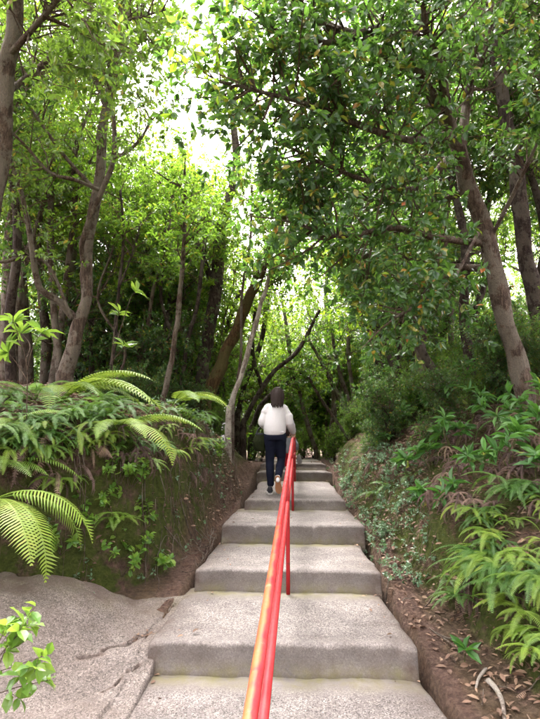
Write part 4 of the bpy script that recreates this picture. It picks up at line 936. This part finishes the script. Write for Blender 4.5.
# fallen leaves (uncountable) on the banks, in the gully and in the apron crack
def litter(name, pts, L, mat='litter', up=.6):
    P = np.array(pts); n = len(P); rg = np.random.default_rng(n)
    a = rg.uniform(0, 2 * PI, n); D = np.stack([np.cos(a), np.sin(a), rg.normal(0, .25, n)], 1); N = rg.normal(0, .35, (n, 3)) + (0, 0, 1)
    ln = rg.uniform(L[0], L[1], n); V, T, Q = leaf_block(P, D, N, ln, ln * rg.uniform(.3, .5, n), True); mb = MB(); mb.add(V, T); mb.f.append((Q, 0))
    o = mb.build(name, M[mat], None, False); tag(o, kind='stuff'); return o
rl = np.random.default_rng(8); pts = []
while len(pts) < 19000:
    x, y = (rl.uniform(-4.5, 4.5), rl.uniform(2.2, 13)) if len(pts) < 6000 else (rl.uniform(-2.6, 2.4), rl.uniform(2.6, 8.5))
    xl, xr = lookup(XL, y), lookup(XR, y)
    if x > xl - .05 and x < xr - .38: continue
    if xr - .4 < x < xr and rl.uniform() > .45: continue
    if x < -.95 and y < 4.6 and x > xl - .3: continue
    pts.append((x, y, gz(x, y) + rl.uniform(.005, .03)))
o = litter('leaf_litter', pts, (.015, .075)); tag(o, 'scattered brown fallen leaves covering both banks', 'leaf litter')
pts = []
for t in np.linspace(0, 1, 40):
    i = min(int(t * 5), 4); a, b = np.array(cr1[i]), np.array(cr1[i + 1]); q = a + (b - a) * (t * 5 - i) + rl.normal(0, .02, 2)
    pts.append((q[0], q[1], float(apron_z(q[:1], q[1:])[0]) - .02 + rl.uniform(0, .03)))
o = litter('crack_litter', pts, (.02, .055)); tag(o, 'dead leaves caught in the crack of the concrete apron', 'leaf litter')
pts = []
for k in range(150):
    s_ = STEPS[rl.integers(3, 10)]; y = s_[0] + .08 + abs(rl.normal(0, .5)); nx = [t for t in STEPS if t[0] > s_[0]][0][0]
    y = min(y, nx - .03) if rl.uniform() < .5 else nx - .02 - abs(rl.normal(0, .05))
    side = rl.uniform(); x = s_[3] + .04 + abs(rl.normal(0, .13)) if side < .45 else s_[4] - .06 - abs(rl.normal(0, .13)) if side < .9 else rl.uniform(s_[3] + .1, s_[4] - .1)
    pts.append((x, y, s_[1] + (s_[2] - s_[1]) * (y - s_[0]) / (nx - s_[0]) + .006))
o = litter('step_litter', pts, (.015, .05)); tag(o, 'bits of dead leaf gathered along the edges of the steps', 'leaf litter')
# a single dead leaf on a tread, few others
for k, (px, py, st) in enumerate([(197, 638, 0)]):
    p = at(px, py, 3.95); me = LEAF['leaf_dark'].copy(); me.materials[0] = M['litter']; o = place_leaf(None, me, np.array((p[0], 3.78, .196)), (.6, .7, .25), (0, 0, 1.), .06, .03, 'fallen_leaf'); tag(o, 'single curled brown leaf lying on the pale concrete tread', 'leaf')

# fallen twigs
def twig_obj(name, label, group, P, r, mat='twig', cat='twig'):
    P = np.array(P); b = P[0].copy(); mb = MB(); Q = spline(P - b, 4); tube(mb, Q, np.linspace(r, r * .5, len(Q)), 6, 0, True, .3, len(group or 'x'))
    o = mb.build(name, M[mat]); o.location = b; tag(o, label, cat, group); return o
rt = np.random.default_rng(14)
for k in range(26):
    y = rt.uniform(4.75, 6.2); x = lookup(XL, y) + rt.uniform(-.05, .28); a = rt.uniform(0, PI) if k % 3 else rt.normal(.9, .3); l = rt.uniform(.2, .5); P = []
    for t in (0, .35, .7, 1):
        q = np.array((x + math.cos(a) * l * (t - .5) * .6, y + math.sin(a) * l * (t - .5) * 1.3)) + rt.normal(0, .02, 2); P.append((min(q[0], -.9), q[1], max(gz(min(q[0], -.9), q[1]), lookup(SPROF, q[1]) - .12) + rt.uniform(.02, .07)))
    twig_obj('fallen_twig', 'dry thin twig in the tangle between the mossy bank and the steps', 'twig tangle at the bank foot', P, rt.uniform(.004, .008), 'bark')
for k in range(12):
    y = rt.uniform(2.9, 5.2); x = lookup(XR, y) - rt.uniform(.0, .35); a = rt.uniform(0, PI); l = rt.uniform(.12, .35)
    P = [(x + math.cos(a) * l * (t - .5), y + math.sin(a) * l * (t - .5), gz(x + math.cos(a) * l * (t - .5), y + math.sin(a) * l * (t - .5)) + rt.uniform(.008, .03)) for t in (0, .4, .7, 1)]
    twig_obj('fallen_twig', 'dry twig lying on the bare dirt of the gully', 'twigs in the gully', P, rt.uniform(.004, .007), 'bark')
for lab, spec, r in (('short pale curved stick lying in the gully below the fern bed', [(486, 673), (479, 683), (476, 695)], .012), ('thick pale bent root stub at the foot of the fern bed', [(488, 684), (497, 694), (503, 710), (506, 735)], .018)):
    P = [hit(*s) + (0, 0, .02) for s in spec]; twig_obj('fallen_branch', lab, None, P, r, 'bark_pale', 'stick')
# bare vines hanging down the apron-side bank
for k, (px, py0, py1) in enumerate([(83, 470, 575), (24, 430, 480), (205, 440, 500), (222, 455, 515), (190, 430, 490), (175, 450, 520), (160, 480, 550), (212, 430, 505), (232, 450, 500), (140, 500, 570), (55, 500, 560)] + [(x_, y_, y_ + 45) for x_, y_ in zip(rt.uniform(70, 240, 22), rt.uniform(440, 505, 22))]):
    P = []
    for t in np.linspace(0, 1, 5):
        h_ = hit(px + rt.normal(0, 2) + 6 * t * (k > 1), py0 + (py1 - py0) * t); P.append(h_ + (.04, -.06, .02))
    twig_obj('hanging_root', 'thin bare root hanging down the face of the earth bank', 'hanging roots', P, .0035 if k > 10 else .005, 'bark', 'root')
#@@PEOPLE
# ------------------------------------------------------------------ people
M['skin'] = plain('skin', (.50, .32, .24), .55, .06)
M['knit'] = plain('white_knit', (.52, .50, .51), .95, .10, 90, .8, .006)
M['denim'] = plain('dark_navy_denim', (.008, .010, .022), .85, .35, 60, .3, .002, .12)
M['hair'] = plain('dark_brown_hair', (.024, .016, .014), .6, .5, 90, .8, .006, .12)
M['canvas'] = plain('black_canvas_shoe', (.02, .02, .025), .8, .2)
M['white_rubber'] = plain('white_rubber', (.7, .68, .65), .6, .05)
M['gum'] = plain('brown_gum_sole', (.30, .13, .06), .7, .25, 40, .4, .002)
M['sock'] = plain('white_sock', (.7, .7, .72), .9, .05)
M['olive'] = plain('olive_bag_cloth', (.012, .016, .005), .85, .7, 9, .4, .004, .12)
M['strap'] = plain('black_strap', (.015, .016, .02), .7, .2, 0, .002, .12)
M['grey_cloth'] = plain('grey_jersey', (.15, .155, .175), .9, .12, 60, .2, .002, .12)
M['red_cloth'] = plain('red_cloth', (.30, .015, .022), .8, .12, 60, .2, .002, .12)
M['pale_cloth'] = plain('pale_cloth', (.16, .15, .15), .9, .3, 40, .2, .002)

def loft(mb, rings, sides=20, m=0):
    """rings: (centre, radius along a, radius along b, a, b) -> closed skin"""
    n = len(rings); V = []
    t = np.arange(sides) * 2 * PI / sides
    for c, ra, rb, a, b in rings:
        V.append(np.asarray(c) + (np.cos(t) * ra)[:, None] * unit(a) + (np.sin(t) * rb)[:, None] * unit(b))
    V = np.concatenate(V); i = (np.arange(n - 1)[:, None] * sides + np.arange(sides)).ravel(); j = (np.arange(n - 1)[:, None] * sides + (np.arange(sides) + 1) % sides).ravel()
    base = mb.n; mb.add(V, np.stack([i, j, j + sides, i + sides], 1), m)
    mb.add(np.stack([rings[0][0], rings[-1][0]]), np.zeros((0, 3), int), m); c0, c1 = base + len(V), base + len(V) + 1
    a = np.arange(sides); b = (a + 1) % sides; e = base + (n - 1) * sides
    mb.f.append((np.stack([np.full(sides, c0), base + b, base + a], 1), m)); mb.f.append((np.stack([np.full(sides, c1), e + a, e + b], 1), m))
X_, Y_, Z_ = np.array((1., 0, 0)), np.array((0, 1., 0)), np.array((0, 0, 1.))
def flat_rings(spec): return [((x, y, z), rx, ry, X_, Y_) for x, y, z, rx, ry in spec]
def chain(mb, pts, rad, n=5, sides=14, wrinkle=0, seed=1):
    Q = spline(np.column_stack([pts, rad]), n); r = Q[:, 3]
    if wrinkle: r = r * (1 + wrinkle * vnoise(np.arange(len(r)) * .8, np.arange(len(r)) * 0 + 2, seed) * 2)
    tube(mb, Q[:, :3], r, sides, 0, True)
    for k in (0, -1): ball(mb, Q[k, :3], (r[k],) * 3)
def ball(mb, c, rr, sides=14, rot=None):
    V = []; k = 8; c = np.asarray(c, float)
    rings = []
    for a in np.linspace(-PI / 2 + .12, PI / 2 - .12, k):
        rings.append((c + (0, 0, math.sin(a) * rr[2]), math.cos(a) * rr[0], math.cos(a) * rr[1], X_, Y_))
    loft(mb, rings, sides)
def fused(name, mb, mat, parent, voxel=.012, smooth=4):
    o = mb.build(name, mat, parent)
    m = o.modifiers.new('fuse', 'REMESH'); m.mode = 'VOXEL'; m.voxel_size = voxel; m.use_smooth_shade = True
    s_ = o.modifiers.new('smooth', 'SMOOTH'); s_.factor = .5; s_.iterations = smooth
    return o
def hand(mb, wrist, d, down, side, s=1.0, curl=1.2):
    """palm, four fingers curling over, thumb from the side of the palm; d: palm direction, down: towards the rail, side: towards the thumb"""
    d, down, side = unit(d), unit(down), unit(side); w = np.asarray(wrist)
    pc = w + d * .045 * s
    loft(mb, [(w - d * .005 * s, .024 * s, .018 * s, side, down), (pc, .038 * s, .015 * s, side, down), (w + d * .088 * s, .036 * s, .012 * s, side, down)], 12)
    for k, (o_, L) in enumerate(((.030, .066), (.010, .076), (-.010, .071), (-.029, .056))):
        p = w + d * .082 * s + side * o_ * s; pts = [p]; a = .25; dd = d
        for f in (.42, .33, .25):
            a += curl * .55; dd = d * math.cos(a) + down * math.sin(a); pts.append(pts[-1] + dd * L * f * s)
        chain(mb, np.array(pts), [.0088 * s, .0084 * s, .0078 * s, .006 * s], 3, 8)
    p = w + d * .025 * s + side * .028 * s
    chain(mb, np.array([p, p + (d * .5 + side * .6 + down * .35) * .035 * s, p + (d * .8 + side * .55 + down * 1.0) * .055 * s]), [.011 * s, .0098 * s, .007 * s], 3, 8)

wz = .69
woman = empty('person', (-.385, 8.0, wz), 'person with dark bob, white sweater and navy jeans, hand on the red rail', 'person')
HC = np.array((.083, .075, 1.435))                      # head centre
# body: head with face (turned up the path), neck, chest, arms, hands, legs, one skin
mb = MB()
loft(mb, [(HC + (0, -.005, .112), .03, .035, X_, Y_), (HC + (0, -.008, .098), .058, .07, X_, Y_), (HC + (0, -.005, .06), .076, .094, X_, Y_), (HC + (0, 0, .01), .078, .098, X_, Y_), (HC + (0, .012, -.045), .070, .088, X_, Y_), (HC + (0, .03, -.085), .052, .064, X_, Y_), (HC + (0, .05, -.112), .026, .03, X_, Y_)], 20)
ball(mb, HC + (0, .108, -.022), (.012, .018, .02))                                   # nose
for s_ in (-1, 1): ball(mb, HC + (.080 * s_, .0, -.012), (.012, .02, .032))          # ears
ball(mb, HC + (0, .094, -.062), (.024, .012, .008))                                  # mouth
chain(mb, np.array([(.065, .055, 1.27), (.075, .07, 1.33), (.082, .075, 1.385)]), [.050, .046, .05])
loft(mb, flat_rings([(.05, 0, .84, .15, .10), (.05, 0, .92, .14, .10), (.052, .015, 1.02, .125, .09), (.058, .03, 1.15, .13, .09), (.062, .045, 1.24, .11, .075), (.065, .05, 1.29, .06, .05)]), 20)
RS_, RE_, RW_ = np.array((.195, .045, 1.25)), np.array((.262, .05, 1.03)), np.array((.318, .235, .885))
LS_, LE_, LW_ = np.array((-.075, .045, 1.25)), np.array((-.125, .02, 1.02)), np.array((-.075, .22, .97))
chain(mb, np.array([RS_ - (.02, 0, .03), (RS_ + RE_) / 2, RE_]), [.040, .040, .036]); chain(mb, np.array([RE_, (RE_ + RW_) / 2, RW_]), [.038, .034, .025])
chain(mb, np.array([LS_ + (.02, 0, -.03), (LS_ + LE_) / 2, LE_]), [.040, .040, .036]); chain(mb, np.array([LE_, (LE_ + LW_) / 2, LW_]), [.038, .034, .025])
hand(mb, RW_, (-.05, 1, -.22), (.0, -.1, -1), (-1, .1, 0), 1.0, 1.25)
hand(mb, LW_, (.2, .8, .35), (.3, .3, -1), (1, 0, .1), 1.0, 1.3)
LH, LK, LA = np.array((-.035, 0, .85)), np.array((-.03, .055, .47)), np.array((-.015, .0, .10))
RH, RK, RA = np.array((.135, 0, .85)), np.array((.135, .10, .48)), np.array((.098, -.20, .245))
for a, b, c in ((LH, LK, LA), (RH, RK, RA)):
    chain(mb, np.array([a, (a + b) / 2, b]), [.070, .058, .042]); chain(mb, np.array([b, (b * .6 + c * .4), c]), [.042, .040, .030])
fused('body', mb, M['skin'], woman, .0085, 2)
for s_ in (-1, 1):
    mb = MB(); ball(mb, HC + (.031 * s_, .088, .004), (.013, .010, .009)); mb.build('eye', M['white_rubber'], woman)
# white sweater: loose, wide sleeves, ribbed hem
mb = MB()
loft(mb, flat_rings([(.050, -.005, .825, .146, .125), (.048, -.012, .85, .158, .138), (.046, -.012, .90, .165, .145), (.048, -.005, .98, .165, .142), (.052, .01, 1.08, .160, .132), (.058, .03, 1.18, .156, .120), (.062, .042, 1.25, .146, .105), (.066, .052, 1.295, .108, .082), (.07, .06, 1.325, .068, .064), (.074, .066, 1.345, .058, .056)]), 28)
chain(mb, np.array([RS_ - (.03, 0, .02), (RS_ + RE_) / 2 + (.005, -.01, 0), RE_ + (.005, -.02, -.005), (RE_ + RW_) / 2 + (.002, 0, -.015), RE_ * .1 + RW_ * .9]), [.070, .068, .062, .055, .042], 5, 16, .16, 3)
chain(mb, np.array([LS_ + (.03, 0, -.02), (LS_ + LE_) / 2 + (-.005, -.01, 0), LE_ + (-.012, -.02, -.005), (LE_ + LW_) / 2 + (-.005, 0, -.015), LE_ * .12 + LW_ * .88]), [.070, .069, .064, .057, .042], 5, 16, .16, 5)
for k in range(7):                                                                   # soft folds on the back and at the hem
    z_ = .88 + .055 * k; ball(mb, (.05 + (-.08 if k % 2 else .07), -.098 + .022 * k, z_), (.07, .042, .014))
fused('sweater', mb, M['knit'], woman, .009, 2)
# navy jeans
mb = MB()
loft(mb, flat_rings([(.05, 0, .93, .15, .11), (.05, -.01, .88, .162, .125), (.05, -.016, .82, .168, .132), (.05, -.01, .765, .160, .118)]), 24)
for a, b, c, sd in ((LH, LK, LA, 1), (RH, RK, RA, 2)):
    dx = .012 if sd == 1 else -.004
    chain(mb, np.array([a + (dx, -.01, -.06), (a + b) / 2 + (dx, 0, 0), b, b * .55 + c * .45 + (0, -.012, 0), b * .12 + c * .88]), [.089, .079, .064, .060, .052], 6, 16, .07, sd)
fused('jeans', mb, M['denim'], woman, .010, 4)
# bob hair over the back of the head and the neck
mb = MB()
loft(mb, [(HC + (0, -.01, .118), .03, .04, X_, Y_), (HC + (0, -.015, .103), .058, .075, X_, Y_), (HC + (0, -.02, .065), .076, .096, X_, Y_), (HC + (0, -.028, .01), .082, .098, X_, Y_), (HC + (0, -.044, -.05), .086, .092, X_, Y_), (HC + (0, -.060, -.10), .084, .088, X_, Y_), (HC + (0, -.075, -.145), .070, .080, X_, Y_)], 26)
rh = np.random.default_rng(4)
for k in range(54):
    a = PI * .92 + k / 53 * PI * 1.16; x, y = math.cos(a), math.sin(a); j1, j2 = rh.normal(0, .006, 2)
    top = HC + np.array((x * .045, y * .05 - .015, .108)); m1 = HC + np.array((x * .079 + j1, y * .098 - .02, .05)); mid = HC + np.array((x * .092 + j1, y * .108 - .04, -.03)); end = HC + np.array((x * .084 + j2, y * .105 - .075, -.165 + rh.uniform(-.045, .02)))
    chain(mb, np.array([top, m1, mid, end]), [.006, .009, .010, .004], 4, 6)
fused('hair', mb, M['hair'], woman, .0048, 1)
# shoes: planted one, and the lifted one showing its sole
def shoe(heel, toe, upv, name='shoe'):
    heel, toe, upv = (np.asarray(q, float) for q in (heel, toe, upv)); d = unit(toe - heel); u = unit(upv - d * np.dot(upv, d)); s = np.cross(d, u); L = np.linalg.norm(toe - heel)
    mb = MB(); rings = []
    for t, w, h in ((0, .022, .035), (.06, .034, .052), (.25, .037, .060), (.45, .038, .052), (.65, .046, .040), (.85, .044, .030), (.96, .030, .022), (1.0, .014, .012)):
        rings.append((heel + d * L * t + u * (h * .8 + .012), w, h, s, u))
    loft(mb, rings, 18); sh = mb.build(name, M['canvas'], woman)
    mb = MB(); out = [(0, .012), (.04, .030), (.2, .038), (.42, .036), (.65, .050), (.85, .047), (.96, .030), (1.01, .010)]
    P = [heel + d * L * t + s * w for t, w in out] + [heel + d * L * t - s * w for t, w in out[::-1]]; P = np.array(P); n = len(P)
    mb.add(np.concatenate([P - u * .002, P + u * .022]), np.array([(i, (i + 1) % n, n + (i + 1) % n, n + i) for i in range(n)]), 0)
    h_ = len(out); mb.f.append((np.array([(i, n - 1 - i, n - 2 - i, i + 1) for i in range(h_ - 1)]), 1)); mb.f.append((np.array([(n + i, n + i + 1, 2 * n - 2 - i, 2 * n - 1 - i) for i in range(h_ - 1)]), 0))
    mb.build('sole', [M['white_rubber'], M['gum']], sh, False)
    return sh
shoe((-.02, -.075, .0), (-.035, .165, .0), (0, 0, 1))
shoe((.090, -.235, .275), (.115, -.175, .02), (-.02, 1, .2))
for a, b in ((LA, (-.018, -.02, .06)), (RA, (.097, -.21, .23))):
    mb = MB(); a = np.array(a); b = np.array(b); u = unit(a - b); chain(mb, np.array([b - u * .03, b, a + u * .05]), [.027, .028, .027], 4, 14); mb.build('sock', M['sock'], woman)
# olive bag hanging at the far hip from a black strap: a thing of its own
bag = empty('bag', (-.385 - .215, 8.06, wz + .56), 'round olive green cloth bag on a black strap at the hip of the white sweater', 'bag')
mb = MB(); loft(mb, flat_rings([(.03, 0, 0, .05, .04), (.02, 0, .015, .10, .065), (.005, 0, .06, .130, .085), (-.005, 0, .13, .132, .088), (.0, 0, .20, .112, .075), (.015, 0, .27, .088, .05), (.025, 0, .335, .075, .03)]), 24)
for k in range(6): chain(mb, np.array([(-.09 + .035 * k, -.05, .30), (-.10 + .04 * k, -.085, .17), (-.05 + .025 * k, -.07, .05)]), [.012, .016, .008], 4, 8)
fused('pouch', mb, M['olive'], bag, .012, 3)
mb = MB()
for sy in (-.03, .03): chain(mb, np.array([(-.055, sy, .31), (-.03, sy * .8, .40), (.05, sy * .5 + .02, .455), (.10, sy * .4 + .04, .44), (.09, sy, .32)]), [.012] * 5, 5, 8)
mb.build('strap', M['strap'], bag)
mb = MB(); loft(mb, flat_rings([(.011, 0, .30, .096, .055), (.012, 0, .345, .089, .039)]), 24); mb.build('rim', M['strap'], bag)

bag.scale = (.74, .74, .80); bag.location = (-.385 - .185, 8.06, wz + .60)
# small child ahead, half hidden by the rail
cz = .905; kid = empty('person', (-.16, 10.28, cz), 'small child in grey top and red trousers just ahead of the white sweater', 'person')
k_ = .52
mb = MB(); KC = np.array((-.02, .06, .715))
loft(mb, [(KC + (0, 0, .092), .03, .035, X_, Y_), (KC + (0, 0, .06), .068, .078, X_, Y_), (KC, .078, .086, X_, Y_), (KC + (0, .012, -.05), .06, .068, X_, Y_), (KC + (0, .025, -.082), .03, .035, X_, Y_)], 18)
ball(mb, KC + (0, .088, -.02), (.009, .011, .012))
for s_ in (-1, 1): ball(mb, KC + (.078 * s_, 0, -.012), (.010, .015, .022))
chain(mb, np.array([(-.005, .03, .58), (-.01, .04, .62), (-.015, .05, .66)]), [.035, .032, .034])
loft(mb, flat_rings([(0, 0, .33, .085, .068), (0, 0, .42, .085, .068), (0, .01, .52, .09, .066), (0, .02, .58, .075, .05)]), 18)
KR = [np.array((.095, .02, .565)), np.array((.135, .0, .46)), np.array((.145, .06, .365))]; KL = [np.array((-.095, .02, .565)), np.array((-.135, .03, .47)), np.array((-.12, .12, .40))]
for A in (KR, KL): chain(mb, np.array(A), [.028, .026, .019], 5, 10)
hand(mb, KR[2], (0, .3, -1), (-.9, .3, 0), (0, 1, .2), .55, 1.1); hand(mb, KL[2], (.1, .8, -.3), (.3, 0, -1), (1, 0, 0), .55, 1.0)
for sx, dy in ((-1, .05), (1, -.04)): chain(mb, np.array([(.045 * sx, 0, .36), (.05 * sx, dy * .6 + .02, .2), (.05 * sx, dy, .05)]), [.05, .04, .03], 5, 10)
fused('body', mb, M['skin'], kid, .008, 2)
mb = MB(); loft(mb, flat_rings([(0, 0, .31, .115, .095), (0, 0, .38, .118, .095), (0, .01, .48, .112, .085), (0, .02, .56, .10, .068), (-.005, .03, .60, .05, .045)]), 20)
for A in (KR, KL): chain(mb, np.array([A[0] * .9 + (0, 0, .04), A[1], A[1] * .3 + A[2] * .7]), [.045, .04, .034], 5, 10)
fused('top', mb, M['grey_cloth'], kid, .010, 3)
mb = MB(); loft(mb, flat_rings([(0, 0, .40, .09, .075), (0, 0, .34, .108, .09), (0, 0, .28, .105, .085)]), 20)
for sx, dy in ((-1, .05), (1, -.04)): chain(mb, np.array([(.05 * sx, 0, .32), (.053 * sx, dy * .6 + .02, .2), (.052 * sx, dy, .09)]), [.064, .056, .046], 5, 12)
fused('trousers', mb, M['red_cloth'], kid, .010, 3)
mb = MB(); loft(mb, [(KC + (0, -.008, .105), .03, .035, X_, Y_), (KC + (0, -.012, .085), .062, .07, X_, Y_), (KC + (0, -.015, .04), .086, .09, X_, Y_), (KC + (0, -.02, -.02), .09, .084, X_, Y_), (KC + (0, -.03, -.07), .075, .06, X_, Y_), (KC + (0, -.03, -.085), .05, .035, X_, Y_)], 20)
fused('hair', mb, M['hair'], kid, .008, 2)
for sx, dy in ((-1, .05), (1, -.04)):
    mb = MB(); loft(mb, [((.05 * sx, dy - .045 + .12 * t, .012 + h), w, h + .012, X_, Z_) for t, w, h in ((0, .018, .02), (.15, .03, .03), (.5, .033, .028), (.85, .032, .016), (1, .016, .008))], 14); mb.build('shoe', M['white_rubber'], kid)
# pale jacket the child carries over the arm on the far side of the rail
mb = MB(); loft(mb, flat_rings([(0, 0, 0, .055, .05), (.0, .01, .05, .085, .06), (-.01, 0, .12, .075, .055), (-.015, 0, .20, .055, .045), (-.02, 0, .245, .03, .03)]), 18)
jk = fused('jacket', mb, M['pale_cloth'], None, .010, 3); jk.location = (-.16 + .185, 10.30, cz + .115); jk.scale = (.6, .6, .7); tag(jk, 'pale bundled jacket held by the small child beside the rail', 'jacket')
